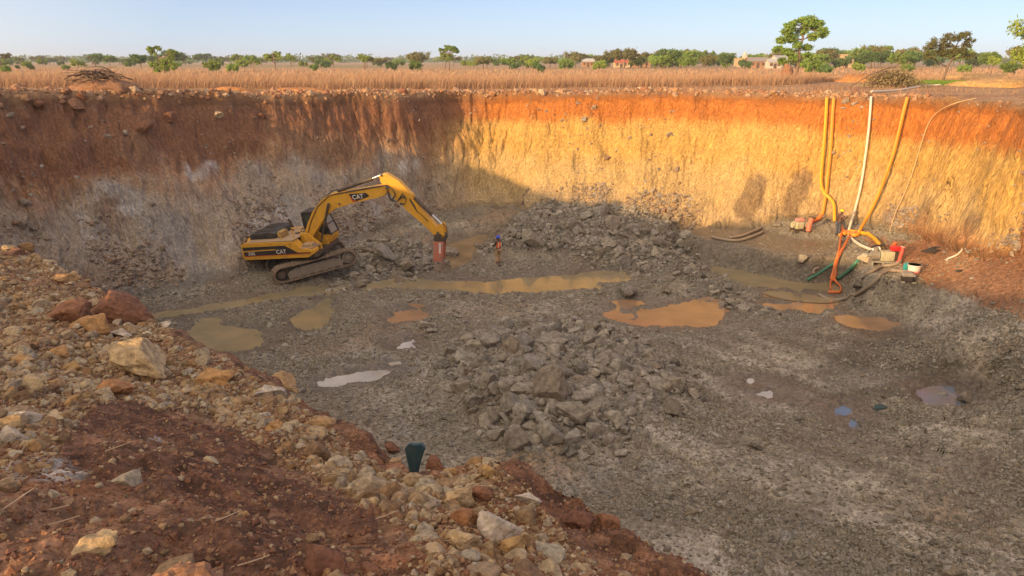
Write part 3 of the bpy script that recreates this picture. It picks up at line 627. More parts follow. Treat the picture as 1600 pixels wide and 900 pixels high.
BIG = [ # px, py(centre), width px, kind, (height/width), label
 (152, 514, 54, 'y', .8, 'pale yellow block with a grey broken top below the big red clod'),
 (190, 522, 30, 'w', .8, 'small whitish block against the right side of the pale yellow block'),
 (228, 562, 84, 'y', .62, 'largest flat tan boulder of the foreground, tilted and sunlit, at the spoil edge'),
 (187, 482, 84, 'r', .62, 'big reddish brown soil block leaning out over the pit edge'),
 (110, 492, 56, 'r', .62, 'dark red rounded clod left of the big leaning red block'),
 (52, 598, 33, 'y', .8, 'bright yellow ochre lump in the left foreground'),
 (96, 554, 30, 'y', .8, 'orange knobbly lump below the dark red rounded clod'),
 (37, 565, 24, 'y', .7, 'orange flat lump near the left picture edge above the ochre one'),
 (114, 575, 25, 'y', .7, 'ochre lump halfway between the ochre yellow one and the largest tan boulder'),
 (420, 612, 40, 'w', .9, 'cream block standing at the spoil edge, lower of a touching pair'),
 (447, 598, 50, 'y', .55, 'flat topped tan slab at the spoil edge, upper of a touching pair'),
 (101, 436, 28, 'y', .55, 'smooth yellow cobble alone near the top of the spoil slope'),
 (38, 387, 22, 'y', .8, 'yellowish stone next to the rim at the upper left spoil end'),
 (22, 396, 26, 'r', .6, 'dark red clod beside the yellowish stone at the spoil top'),
 (180, 607, 44, 'o', .6, 'long orange lump lying below the largest tan boulder'),
 (340, 590, 46, 'y', .6, 'knobbly yellowish block between the largest tan boulder and the cream pair'),
 (722, 780, 46, 'y', 1.0, 'tall egg shaped tan boulder on the spur in the middle foreground'),
 (718, 806, 44, 'o', .6, 'rust brown lump tucked under the tall egg shaped boulder'),
 (774, 820, 64, 'w', .85, 'large whitish crumbling boulder at the centre of the spur'),
 (723, 845, 44, 'y', .85, 'ochre knobbly rock below left of the whitish boulder'),
 (796, 853, 38, 'y', .75, 'smooth brown oval rock below the whitish boulder'),
 (762, 858, 24, 'y', 1.1, 'small upright tan stone between the ochre and the brown oval rock'),
 (903, 817, 46, 'r', .85, 'round red soil clod on the spur, left of two'),
 (944, 814, 40, 'r', .8, 'orange red soil clod on the spur, right of two'),
 (756, 768, 30, 'r', .8, 'dark purple brown block behind the tall egg shaped boulder'),
 (826, 778, 34, 'w', .8, 'cream knobbly stone right of the purple brown block'),
 (765, 735, 26, 'y', .9, 'yellow stone crowning the tip of the spur'),
 (683, 768, 34, 'r', .7, 'dark brown slab behind the left shoulder of the spur'),
 (700, 738, 22, 'y', .8, 'small yellow stone at the pit edge right of the teal sack'),
 (500, 882, 66, 'r', .9, 'big rust orange soil block at the bottom edge, left of centre'),
 (285, 925, 120, 'r', .6, 'wide flat rust orange soil mass at the very bottom of the photo'),
 (150, 850, 46, 'y', .45, 'lone flat tan stone on dark red soil in the lower left'),
 (383, 805, 20, 'y', .6, 'single small yellow stone on bare dark soil in mid foreground'),
 (575, 890, 34, 'r', .7, 'rough red clod right of the big rust orange block'),
 (22, 680, 30, 'w', .8, 'pale rounded stone at the left edge above the white powder patch'),
 (30, 655, 38, 'w', .6, 'broad cream stone at the left edge, uppermost of the pale cluster'),
 (411, 650, 18, 'w', .9, 'small whitish stone standing below the cream block'),
 (430, 668, 28, 'y', .9, 'tan stone with pale cracks beside the small whitish stone'),
 (612, 700, 24, 'r', .8, 'red soil block on the edge left above the teal sack'),
 (678, 724, 34, 'r', .9, 'reddish brown block right beside the teal sack'),
]
for i, (px, py, wd, kd, hw, lab) in enumerate(BIG):
    p, n = hit(px, py + wd * hw * .25); dd = (Vector((0, 0, HC)) - p).length
    s = wd / F * dd * .5
    pm = {'y': TANP, 'w': TANP, 'o': REDP, 'r': REDP}[kd]
    me = pm[i % len(pm)]
    if 'very bottom' in lab: me = proto_mesh('clod', cloddy(777, 4, .5, (1, .9, .8), .34), M['redclod'], False)
    o = put_rock(me, {'y': 'boulder', 'w': 'boulder', 'o': 'soil_clod', 'r': 'soil_clod'}[kd], p + Vector((0, 0, s * hw * .35)), s, lab, 'rock' if kd in 'yw' else 'clod', None, (random.uniform(-.25, .25), random.uniform(-.25, .25), random.uniform(-.5, .5)), (1, .85, hw * 1.15))
    if kd in 'ywo':
        k = {'y': 'sandstone', 'w': 'chalkrock', 'o': 'rustclod'}[kd]
        if k not in M:
            M[k] = mat_rock(k, {'y': [(.44, .27, .11), (.40, .22, .09), (.46, .34, .19)], 'w': [(.52, .42, .31), (.46, .38, .30)], 'o': [(.36, .17, .07), (.32, .14, .06)]}[kd], .9, 14, 'object')
        o.material_slots[0].link = 'OBJECT'; o.material_slots[0].material = M[k]
def far_apart(cands, sizes, k):
    out = []
    for i in range(len(cands)):
        if all((cands[i][0] - cands[j][0]) ** 2 + (cands[i][1] - cands[j][1]) ** 2 > (.55 * (sizes[i] + sizes[j])) ** 2 for j in out): out.append(i)
        if len(out) >= k: break
    return out
# cobbles one can count on the spoil bank
c_ = scatter(fgd * sm * (.3 + fgn) / cdist ** .3, 900); s_ = np.clip(np.exp(rng.normal(math.log(.062), .25, 900)) * (.75 + .02 * np.linalg.norm(c_, axis=1)), .045, .16)
for i in far_apart(c_, s_ * 1.3, 90):
    put_rock(TANP[i % 8], 'cobble', Vector(c_[i]) + Vector((0, 0, s_[i] * .1)), s_[i], 'knobbly tan cobble half sunk in the foreground spoil bank', 'rock', 'larger tan cobbles of the foreground spoil bank')
# central pile
PBL = ['biggest squarish boulder in the lower middle of the central pile', 'pale boulder left of the biggest one in the central pile', 'upright slab above left of the biggest boulder of the central pile', 'broad boulder below right of the biggest one in the central pile', 'pointed boulder in the upper middle of the central pile', 'angular boulder directly above the biggest one of the central pile', 'rounded pale boulder at the upper left corner of the central pile', "reddish boulder just right of the rounded one at the pile's upper left", 'tan block at the upper right of the central pile, left of two', 'tan block at the upper right of the central pile, right of two', 'rust streaked boulder at the lowest left tip of the central pile', 'narrow upright slab next to the rust streaked boulder of the pile', 'dark boulder at the lower middle edge of the central pile', 'small boulder at the lower right edge of the central pile', 'upper boulder on the far side of the central pile, near the orange puddle', "brown boulder on the pile's far side, left of the upper one", 'wedge shaped boulder halfway up the left side of the central pile', 'boulder at the outermost left edge of the central pile', 'grey boulder on the left flank of the pile, below the outermost one', 'boulder on the lower left flank of the central pile', 'squat boulder between the wedge and the pointed boulder of the pile', 'flattish boulder at the lower right flank of the central pile', 'small boulder at the upper right margin of the central pile', 'lone boulder at the rightmost edge of the central pile']
PB = [(868, 620, 70), (803, 640, 52), (790, 612, 40), (895, 655, 52), (830, 575, 38), (872, 590, 44), (710, 553, 34), (747, 543, 30), (948, 567, 36), (972, 568, 30), (812, 695, 42), (833, 690, 26), (860, 683, 42), (895, 690, 30), (925, 515, 28), (870, 535, 30), (762, 600, 40), (722, 602, 30), (740, 630, 34), (770, 655, 38), (800, 575, 26), (965, 660, 30), (1015, 555, 22), (1040, 610, 24)]
for i, (a, b, wd) in enumerate(PB):
    p, n = hit(a, b); s = wd / F * (Vector((0, 0, HC)) - p).length * .5
    put_rock(ROCKP[i % 10], 'boulder', p + Vector((0, 0, s * .25)), s * 1.1, PBL[i], 'rock', 'large boulders of the central rock pile')
c_ = scatter(cFW * cellv(sample(pile_f, X, Y)) ** 1.5 * (cPY > 520), 500); s_ = np.clip(np.exp(rng.normal(math.log(.33), .32, 500)), .18, .62)
for i in far_apart(c_, s_, 75):
    put_rock(ROCKP[i % 10], 'rock', Vector(c_[i]) + Vector((0, 0, s_[i] * .3)), s_[i], 'angular grey rock in the loose pile in the middle of the pit floor', 'rock', 'rocks of the central pile')
c_ = scatter(cFW * cellv(sample(heap_f, X, Y)) ** 1.5, 400); s_ = np.clip(np.exp(rng.normal(math.log(.36), .3, 400)), .2, .75)
for i in far_apart(c_, s_, 45):
    put_rock(ROCKP[i % 10], 'rock', Vector(c_[i]) + Vector((0, 0, s_[i] * .2)), s_[i], 'broken grey rock in the heap at the foot of the back wall', 'rock', 'rocks of the heap below the back wall')
c_ = scatter(cFW * cellv(sample(exc_f, X, Y)) ** 1.2 * (cPX > 560), 300); s_ = np.clip(np.exp(rng.normal(math.log(.34), .3, 300)), .18, .7)
for i in far_apart(c_, s_, 30):
    put_rock(ROCKP[i % 10], 'rock', Vector(c_[i]) + Vector((0, 0, s_[i] * .2)), s_[i], 'broken brown rock in front of the excavator tracks', 'rock', 'rocks in front of the excavator')
ONES = [(637, 429 - 8, 34, 'g', 'light grey rock standing in the water beside the breaker tip'), (832, 382, 46, 'g', 'largest grey boulder right of the worker in the blue helmet'), (858, 388, 22, 'g', 'small rounded rock right of the largest boulder by the worker'), (815, 383, 22, 'g', 'brown block between the worker in orange and the largest boulder'), (794, 380, 20, 'g', 'narrow tan slab right behind the worker in orange'),
        (980, 458, 34, 'g', 'pale grey boulder just below the right end of the stream'), (1042, 458, 22, 'g', 'grey block right of the pale boulder by the stream end'), (662, 512, 28, 'g', 'dark grey rock left behind the central pile'), (676, 520, 16, 'g', 'small round rock beside the dark grey rock'), (1355, 410, 24, 't', 'yellowish boulder on the scarp between the green and grey hoses'), (1255, 408, 22, 'g', 'grey block jutting from the bench scarp'),
        (1470, 622, 14, 'g', 'grey stone by the sky blue puddle in the dark hollow'), (1507, 626, 24, 'g', 'flat pale stone right of the dark hollow'), (1344, 448, 26, 'g', 'brown rock beside the long grey suction hose'), (604, 399, 44, 'g', 'long pinkish tan slab behind the breaker rubble'), (690, 420, 28, 'g', 'wet brown rock at the foot of the breaker'), (705, 402, 30, 'g', 'dark rock right of the breaker on the water edge'),
        (260, 186, 20, 'r', 'orange boulder standing out of the left wall below the rim'), (225, 200, 24, 'r', 'larger brown boulder on the left wall, below left of the orange one'), (211, 201, 12, 'r', 'small red boulder left of the larger brown one on the wall'), (117, 168, 20, 'r', 'grey brown boulder lodged under the rim at the far left'), (63, 166, 16, 'r', 'brown boulder lodged under the rim nearest the left picture edge'), (105, 146, 14, 'r', 'orange clod on the rim left of the branch pile'), (130, 153, 16, 'r', 'orange clod just under the branch pile'), (340, 181, 14, 't', 'pale stone with a streak of scree below it on the left wall'), (410, 183, 12, 'r', 'small orange stone on the left wall right of the pale one')]
for i, (a, b, wd, kd, lab) in enumerate(ONES):
    p, n = hit(a, b); s = wd / F * (Vector((0, 0, HC)) - p).length * .5
    me = {'g': ROCKP, 't': TANP, 'r': REDP}[kd][i % 6]
    put_rock(me, 'boulder', p + Vector((0, 0, s * .2)) + n * s * .2, s, lab, 'rock', None, None, (1, .85, .4 if 'long pinkish' in lab else .75))

# ------------------------------------------------------------------ dry grass belt
def mat_leaf(name, cols, rnd='island', trans=.25):
    m, t, b = newmat(name); L = t.links
    g = mk(t, 'ShaderNodeNewGeometry'); cr = mk(t, 'ShaderNodeValToRGB'); e = cr.color_ramp.elements
    e[0].color = (*cols[0], 1); e[1].color = (*cols[-1], 1)
    for i, c in enumerate(cols[1:-1]): q_ = e.new((i + 1) / (len(cols) - 1)); q_.color = (*c, 1)
    L.new(g.outputs['Random Per Island'], cr.inputs[0])
    oi = mk(t, 'ShaderNodeObjectInfo'); mr = mk(t, 'ShaderNodeMapRange'); mr.inputs['To Min'].default_value = .75; mr.inputs['To Max'].default_value = 1.25; L.new(oi.outputs['Random'], mr.inputs['Value'])
    vm = mk(t, 'ShaderNodeVectorMath', operation='SCALE'); L.new(cr.outputs[0], vm.inputs[0]); L.new(mr.outputs[0], vm.inputs['Scale']); L.new(vm.outputs[0], b.inputs['Base Color'])
    b.inputs['Roughness'].default_value = .7; b.inputs['Specular IOR Level'].default_value = .2
    if trans:
        tr = mk(t, 'ShaderNodeBsdfTranslucent'); mx = mk(t, 'ShaderNodeMixShader'); mx.inputs[0].default_value = trans
        L.new(vm.outputs[0], tr.inputs[0]); L.new(b.outputs[0], mx.inputs[1]); L.new(tr.outputs[0], mx.inputs[2]); L.new(mx.outputs[0], t.nodes['Material Output'].inputs[0])
    return m
M['drygrass'] = mat_leaf('dry_grass', [(.44, .25, .14), (.53, .33, .19), (.38, .21, .12), (.60, .42, .26), (.48, .29, .17)], trans=.2)
def blades(n, xr, yr, front, hgt, wid, name, label, mat, keep=None):
    x = rng.uniform(*xr, n); u = rng.uniform(0, 1, n) ** 1.6; 
    fr = front(x); y = fr + u * (yr - fr)
    if keep is not None: 
        k = keep(x, y); x, y = x[k], y[k]; n = len(x)
    x += .5 * fbm2(x, y, 1.5, 2, 431); z = np.empty(n)
    zz = base_height(x, y)[0]
    hg = hgt * rng.uniform(.55, 1.1, n) * (1 + .2 * fbm2(x, y, 6, 2, 432)) * (1 - .55 * sstep(78, 100, y) * (hgt > 1)); lean = rng.normal(.12, .28, (2, n)) * hg
    a = rng.uniform(0, np.pi, n); w_ = wid * rng.uniform(.6, 1.4, n)
    b0 = np.stack([x - np.cos(a) * w_, y - np.sin(a) * w_, zz - .05], 1); b1 = np.stack([x + np.cos(a) * w_, y + np.sin(a) * w_, zz - .05], 1)
    m0 = np.stack([x + lean[0] * .35 - np.cos(a) * w_ * .7, y + lean[1] * .35 - np.sin(a) * w_ * .7, zz + hg * .6], 1); m1 = np.stack([x + lean[0] * .35 + np.cos(a) * w_ * .7, y + lean[1] * .35 + np.sin(a) * w_ * .7, zz + hg * .6], 1)
    tp = np.stack([x + lean[0], y + lean[1], zz + hg], 1)
    VV_ = np.stack([b0, b1, m1, m0, tp], 1).reshape(-1, 3); o = (np.arange(n) * 5)[:, None]
    F_ = np.concatenate([o + np.array([[0, 1, 2]]), o + np.array([[0, 2, 3]]), o + np.array([[3, 2, 4]])], 1).reshape(-1, 3)
    me = set_mesh(name, VV_, F_.ravel(), 3, mat); link(name, me, kind='stuff', label=label)
frontline = lambda x: np.interp(x, [-120, -40, -20, 0, 20, 30, 36, 60, 120], [52, 62, 68, 74, 74, 76, 88, 92, 90]) + 1.6 * fbm2(x, x * 0 + 3, 4, 3, 433)
blades(170000, (-110, 100), 125, frontline, 1.15, .017, 'dry_grass', 'belt of tall dry reddish grass beyond the pit rim', M['drygrass'], lambda x, y: ~((x > .50 * y) & (rng.uniform(0, 1, len(x)) > .35)))
blades(30000, (-190, 190), 230, lambda x: 125 + 0 * x, .6, .05, 'dry_grass', 'farther dry grass thinning out towards the trees', M['drygrass'])
blades(4500, (-45, 36), 70, lambda x: np.interp(x, [-45, -28, -3, 14, 27, 36], [36, 46, 67, 63, 57, 50]), .35, .015, 'stubble', 'short dry stubble between the rim and the grass belt', M['drygrass'])
blades(9000, (42, 60), 92, lambda x: 74 + 0 * x, .3, .03, 'green_grass', 'strip of fresh green grass on the right rim', mat_leaf('fresh_grass', [(.14, .26, .03), (.22, .34, .04), (.18, .28, .05)]))
# ------------------------------------------------------------------ trees
M['bark'] = mat_rock('bark', [(.20, .13, .09), (.26, .18, .13)], .5, 6, 'object')
M['leaf_a'] = mat_leaf('leaf_green', [(.14, .25, .05), (.21, .33, .065), (.29, .38, .08), (.16, .28, .055)])
M['leaf_b'] = mat_leaf('leaf_dark', [(.10, .18, .06), (.13, .22, .07), (.17, .25, .08)])
M['leaf_c'] = mat_leaf('leaf_light', [(.22, .31, .05), (.31, .39, .065), (.18, .28, .05), (.38, .41, .09)])
M['leaf_d'] = mat_leaf('leaf_olive', [(.17, .19, .06), (.22, .22, .08), (.27, .23, .10), (.13, .17, .05)])
def tube_arrays(pts, rad, seg=7, flat=1.0, updir=None, closed_ends=True):
    P = [Vector(p) for p in pts]; n = len(P); rad = rad if hasattr(rad, '__len__') else [rad] * n
    vs_, fs = [], []; prev = None
    for i in range(n):
        t = (P[min(i + 1, n - 1)] - P[max(i - 1, 0)]).normalized()
        if t.length < 1e-6: t = Vector((0, 0, 1))
        if updir is not None: a = (Vector(updir) - t * t.dot(Vector(updir))); a = a.normalized() if a.length > 1e-3 else t.orthogonal().normalized()
        elif prev is None: a = t.orthogonal().normalized()
        else: a = (prev - t * t.dot(prev)).normalized()
        prev = a; b = t.cross(a)
        for k in range(seg):
            th = 2 * math.pi * k / seg
            vs_.append(tuple(P[i] + a * (math.cos(th) * rad[i] * flat) + b * (math.sin(th) * rad[i])))
    for i in range(n - 1):
        for k in range(seg):
            k2 = (k + 1) % seg
            fs.append((i * seg + k, i * seg + k2, (i + 1) * seg + k2, (i + 1) * seg + k))
    if closed_ends:
        fs.append(tuple(range(seg))[::-1]); fs.append(tuple((n - 1) * seg + k for k in range(seg)))
    return vs_, fs
def mesh_py(name, vs_, fs, mat, smooth=False):
    me = bpy.data.meshes.new(name); me.from_pydata(vs_, [], fs); me.update()
    if mat: me.materials.append(mat)
    if smooth: me.polygons.foreach_set('use_smooth', [True] * len(me.polygons))
    return me
class Bag:
    def __init__(s): s.v = []; s.f = []
    def add(s, vf):
        o = len(s.v); s.v += vf[0]; s.f += [tuple(i + o for i in f) for f in vf[1]]
    def mesh(s, name, mat, smooth=False): return mesh_py(name, s.v, s.f, mat, smooth)
def make_tree(seed, H, lobes, nleaf, ls, leafm, trunk_r, trunk_pts, limbs=True, gap=.35):
    r = np.random.default_rng(seed); rd = random.Random(seed); B = Bag()
    tp = [Vector(p) for p in trunk_pts]; n = len(tp)
    B.add(tube_arrays(tp, [trunk_r * (1 - .55 * i / (n - 1)) for i in range(n)], 8))
    leaves = []
    tot = sum(l[3] ** 2 for l in lobes)
    for (lx, ly, lz, lr, fl) in lobes:
        c = Vector((lx, ly, lz))
        if limbs:
            s = min(tp[1:], key=lambda q_: (q_ - c).length); mid = s.lerp(c, .5) + Vector((rd.uniform(-.1, .1) * H, rd.uniform(-.1, .1) * H, -.02 * H)) * .5
            B.add(tube_arrays([s, mid, c, c + Vector((rd.uniform(-.5, .5), rd.uniform(-.5, .5), .5)) * lr], [trunk_r * .42, trunk_r * .3, trunk_r * .16, trunk_r * .05], 5))
            for _ in range(4):
                e = c + Vector((rd.uniform(-1, 1), rd.uniform(-1, 1), rd.uniform(-.3, .8) * fl)) * lr * .9
                B.add(tube_arrays([mid, mid.lerp(e, .5) + Vector((0, 0, .05 * lr)), e], [trunk_r * .16, trunk_r * .1, trunk_r * .03], 4))
        m = max(8, int(nleaf * lr ** 2 / tot))
        # leaf clumps inside the lobe
        k = max(3, m // 28); cc = r.normal(size=(k, 3)); cc /= np.linalg.norm(cc, axis=1, keepdims=True); cc *= r.uniform(.35, 1, (k, 1)) ** .5
        pick = r.integers(0, k, m); p = cc[pick] * lr * .85 + r.normal(size=(m, 3)) * lr * .17
        p[:, 2] *= fl; leaves.append(p + np.array([lx, ly, lz]))
    L = np.concatenate(leaves); m = len(L)
    a = r.normal(size=(m, 3)); a /= np.linalg.norm(a, axis=1, keepdims=True); b = np.cross(a, r.normal(size=(m, 3))); b /= np.linalg.norm(b, axis=1, keepdims=True)
    sz = ls * r.uniform(.6, 1.4, (m, 1))
    Q = np.stack([L - a * sz, L - b * sz * .45, L + a * sz, L + b * sz * .45], 1).reshape(-1, 3)
    crown = set_mesh('crown', Q, np.arange(m * 4), 4, leafm)
    return B.mesh('trunk', M['bark'], True), crown
def lob(seed, n, R_, zc, rr, fl=.8, asp=1.0, low=0):
    r = random.Random(seed); out = []
    for i in range(n):
        a = r.uniform(0, 6.28); d = R_ * r.uniform(.1, 1) ** .6
        out.append((math.cos(a) * d, math.sin(a) * d, zc + r.uniform(-1, 1) * asp * (1 - .5 * d / R_) + low, rr * r.uniform(.6, 1.25), fl))
    return out
TP = {}
TP['bush'] = [make_tree(600 + i, 5, lob(600 + i, 11, 2.3, 2.1, 1.3, .9, 1.2), 2400, .27, M[['leaf_a', 'leaf_c', 'leaf_b'][i]], .16, [(0, 0, -.3), (.1, 0, .8), (0, .1, 1.8), (.2, .1, 2.8)]) for i in range(3)]
TP['round'] = [make_tree(610 + i, 8, lob(610 + i, 15, 3.3, 4.6, 1.8, .85, 1.5), 3600, .34, M[['leaf_b', 'leaf_a', 'leaf_d'][i]], .26, [(0, 0, -.3), (.1, 0, 1.2), (.2, .1, 2.5), (.1, .2, 4.2), (.2, .2, 5.5)]) for i in range(3)]
TP['open'] = [make_tree(620 + i, 7, lob(620 + i, 10, 2.7, 4.4, 1.1, .7, 1.7), 1900, .27, M[['leaf_c', 'leaf_d'][i]], .2, [(0, 0, -.3), (.2, 0, 1.3), (-.1, .1, 2.6), (.2, .2, 4), (.1, .3, 5.2)]) for i in range(2)]
TP['flat'] = [make_tree(630, 7, [(x * 1.2, y * 1.2, 5.8 + z, .95, .42) for x, y, z in [(-2.2, 0, 0), (-1, .8, .6), (0, -.5, .9), (1.1, .6, .5), (2.3, 0, .0), (-1.6, -1, .1), (1.5, -1.2, .2), (.2, 1.6, .2), (3, .5, -.5), (-.3, .2, -1.6), (1, -.3, -2.4)]], 2600, .28, M['leaf_a'], .22, [(0, 0, -.3), (.2, 0, 1.5), (.1, 0, 3), (-.1, 0, 4.4)])]
TP['twin'] = [make_tree(635, 6, [(-2.4, 0, 5.3, 1.0, .7), (-1.2, .3, 5.5, 1.0, .7), (-1.8, -.3, 4.7, .9, .7), (2.0, 0, 4.9, .95, .75), (2.9, .2, 4.5, .8, .7), (1.9, -.3, 3.9, .9, .7), (-2.3, .2, 1.9, 1.1, .8), (-1.1, 0, 2.3, 1.2, .8), (.2, .3, 2.4, 1.2, .8), (1.5, 0, 2.3, 1.2, .8), (2.4, -.3, 1.7, 1.0, .8), (.3, -.3, 1.3, 1.1, .8), (-1.6, .2, .9, 1.0, .8)], 4200, .22, M['leaf_c'], .2, [(0, 0, -.3), (.1, 0, .9), (-.3, .1, 2), (-.9, .2, 3.4), (-1.4, .1, 4.6)])]
TP['field'] = [make_tree(640, 9, [(-1.9, 0, 6.8, 1.15, .8), (-2.7, .2, 5.3, .9, .7), (-1.2, .3, 5.6, 1, .7), (.9, 0, 7.7, 1.25, .75), (2.1, .3, 7.3, 1.1, .75), (2.9, -.2, 6.3, .9, .8), (1.6, -.4, 5.8, .9, .7), (.2, .5, 6.5, .9, .7), (-3.1, 0, 4.1, .8, .6), (-1.9, -.4, 3.7, .9, .6), (-.3, 0, 4.6, .9, .7), (1.1, .2, 4.3, .8, .6), (1.3, .4, 3.2, .8, .6), (-.9, -.3, 2.9, .8, .6), (0, .6, 8.0, .7, .7), (-2.1, .4, 2.5, .8, .6), (.5, -.5, 2.0, .6, .6), (-1.4, .2, 7.6, .7, .7)], 12000, .17, M['leaf_a'], .27, [(0, 0, -.4), (-.1, 0, 1.2), (.1, .1, 2.4), (-.1, 0, 3.9), (.2, 0, 5.4), (.3, .1, 7)])]
TP['thin'] = [make_tree(650, 6, [(-2.3, 0, 4.2, 1.0, .7), (-1.2, .3, 4.9, 1.1, .7), (.1, 0, 5.5, 1.1, .6), (1.4, -.3, 5.6, 1.1, .6), (2.4, 0, 4.9, 1.0, .7), (1.9, .4, 3.7, 1.0, .7), (.8, -.3, 3.9, 1.0, .7), (-.6, .3, 3.6, .9, .6), (-2.5, -.2, 3.2, .9, .6), (2.9, .1, 3.3, .8, .6), (-.1, .6, 4.4, .9, .7)], 5200, .13, M['leaf_d'], .2, [(-.2, 0, -.4), (.1, 0, .9), (.3, .1, 1.9), (.8, 0, 3.0), (.9, .1, 4.4)])]
def put_tree(kind, idx, loc, h, label, group=None, name='tree', rz=None, wide=1):
    tr, cr = TP[kind][idx % len(TP[kind])]
    H0 = {'bush': 4.4, 'round': 8.2, 'open': 7.4, 'flat': 7.2, 'twin': 6.2, 'field': 9.0, 'thin': 6.5}[kind]
    e = bpy.data.objects.new(name, None); COL.objects.link(e); e.location = loc; s = h / H0; e.scale = (s * wide, s * wide, s)
    e.rotation_euler.z = random.uniform(0, 6.28) if rz is None else rz
    e['label'] = label; e['category'] = 'bush' if kind == 'bush' else 'tree'
    if group: e['group'] = group
    for nm, me in (('trunk', tr), ('crown', cr)): link(nm, me, e)
    return e
def tree_px(kind, idx, px, base, top, Y, label, **kw):
    x, y, z = atY(px, base, Y); h = (base - top) / F * Y * .985
    z0 = float(base_height(np.array([x]), np.array([y]))[0][0])
    return put_tree(kind, idx, (x, y, z0), max(h + (z - z0), 1.5), label, **kw)
T1 = [('field', 0, 1246, 116, 28, 108, 'tall ragged green tree standing alone in the dry grass right of centre', 0.0), ('thin', 0, 1474, 124, 52, 88, 'leaning thin olive tree with bare twigs beside the green grass patch', 0.0),
      ('twin', 0, 257, 112, 74, 150, 'bright green two headed tree above the branch pile', 0.0), ('flat', 0, 702, 116, 73, 190, 'flat topped tree rising over the bushes left of centre', 0), ('open', 1, 806, 108, 83, 260, 'dark open crowned tree right of the flat topped tree', 0),
      ('bush', 1, 333, 113, 92, 170, 'light green bush right of the two headed tree', 0), ('bush', 0, 366, 114, 97, 180, 'yellow green bush close to the light green one', 0), ('open', 0, 397, 114, 88, 190, 'narrow bright green tree at a third of the skyline', 0), ('bush', 0, 490, 114, 98, 200, 'dark green bush over the grass right of the narrow tree', 0),
      ('bush', 2, 612, 113, 94, 210, 'dense bush left of the flat topped tree', 0), ('bush', 0, 652, 113, 92, 215, 'round deep green bush touching the flat topped tree group', 0), ('bush', 2, 840, 117, 95, 170, 'pale green sapling clump in the dry field at centre', 0), ('bush', 1, 936, 112, 92, 200, 'yellow green shrub left of the red roofed house', 0),
      ('round', 0, 868, 106, 88, 300, 'round dark tree by the centre of the skyline', 0), ('round', 0, 950, 106, 84, 280, 'round dark tree behind the yellow green shrub', 0), ('round', 1, 1030, 110, 83, 230, 'broad green tree right of the red roofed house', 0), ('round', 1, 1072, 114, 86, 190, 'broad low green tree at the left of the thick grove', 0), ('round', 2, 1105, 113, 84, 205, 'rounded tree in the middle of the thick grove', 0), ('round', 0, 1135, 112, 82, 220, 'tall tree at the right of the thick grove', 0),
      ('round', 1, 1180, 106, 81, 300, 'green tree behind the cream building', 0), ('bush', 0, 1275, 110, 90, 150, 'green bush under the right side of the tall ragged tree', 0), ('bush', 2, 1291, 115, 97, 140, 'small deep green bush right of the tall ragged tree', 0), ('round', 2, 1290, 104, 73, 260, 'grey green tree behind the tall ragged tree', 0),
      ('round', 0, 1345, 108, 77, 210, 'dark tree at the left end of the long grove', 0), ('round', 0, 1375, 109, 76, 205, 'dark tree second in the long grove', 0), ('round', 1, 1402, 110, 78, 200, 'green tree third in the long grove', 0), ('round', 0, 1428, 110, 76, 205, 'dark tree last in the long grove before the leaning tree', 0), ('bush', 1, 1340, 113, 96, 165, 'low bush before the long grove', 0), ('bush', 0, 1417, 112, 98, 160, 'small round bush before the right of the long grove', 0),
      ('round', 1, 1545, 108, 76, 210, 'spreading green tree right of the leaning tree', 0), ('open', 0, 1550, 109, 84, 150, 'light green umbrella shaped tree in front of the spreading one', 0), ('bush', 0, 1505, 110, 98, 150, 'bush on the field between the leaning tree and the umbrella tree', 0), ('bush', 0, 1580, 111, 92, 140, 'dark green bush near the right picture edge', 0),
      ('bush', 0, 8, 118, 100, 160, 'bush at the left picture edge', 0), ('bush', 2, 48, 113, 98, 200, 'dark bush second from the left edge', 0), ('bush', 2, 28, 113, 101, 220, 'small bush between the two at the left edge', 0), ('bush', 0, 104, 113, 100, 210, 'spreading bush behind the left grass', 0)]
for kd, ix, px, ba, tp_, Y_, lab, rz in T1: tree_px(kd, ix, px, ba, tp_, Y_, lab, rz=rz or None if (kd not in ('field', 'thin', 'twin')) else 0.0)
x, y, z = atY(1626, 120, 62)
TP['edge'] = [make_tree(660, 9, lob(661, 16, 3.4, 4.9, 1.3, .8, 3.6), 6500, .16, M['leaf_c'], .3, [(0, 0, -.4), (.1, 0, 1.2), (.2, .1, 2.5), (.1, .2, 4.2), (.2, .2, 6.5)])]
e = bpy.data.objects.new('tree', None); COL.objects.link(e); e.location = (x, y, 0.0); e.scale = (.72, .72, .85); e['label'] = 'near yellow green tree cut by the right picture edge'; e['category'] = 'tree'
for nm, me in zip(('trunk', 'crown'), TP['edge'][0]): link(nm, me, e)
random.seed(21)
for i in range(140):          # scattered savanna trees
    px = random.uniform(-40, 1640); Y_ = random.uniform(230, 420); right_ = px > 950
    kd = random.choice(['bush', 'bush', 'round', 'open']) if not right_ else random.choice(['bush', 'round', 'round'])
    x, y, z = atY(px, 100, Y_); h = {'bush': 4.6, 'round': 7.5, 'open': 7}[kd] * random.uniform(.75, 1.25) * (1.15 if right_ else .9)
    put_tree(kd, i, (x, y, float(base_height(np.array([x]), np.array([y]))[0][0])), h * .85, 'scattered savanna tree or bush on the plain behind the dry grass', 'scattered trees and bushes of the plain', wide=random.uniform(1, 1.35))
for i in range(115):
    px = random.uniform(-60, 1660); Y_ = random.uniform(480, 900); x, y, z = atY(px, 100, Y_)
    put_tree(random.choice(['round', 'round', 'bush']), i, (x, y, float(base_height(np.array([x]), np.array([y]))[0][0])), random.uniform(5.5, 9), 'distant dark tree of the skyline row', 'distant trees of the skyline', wide=random.uniform(1.1, 1.6))
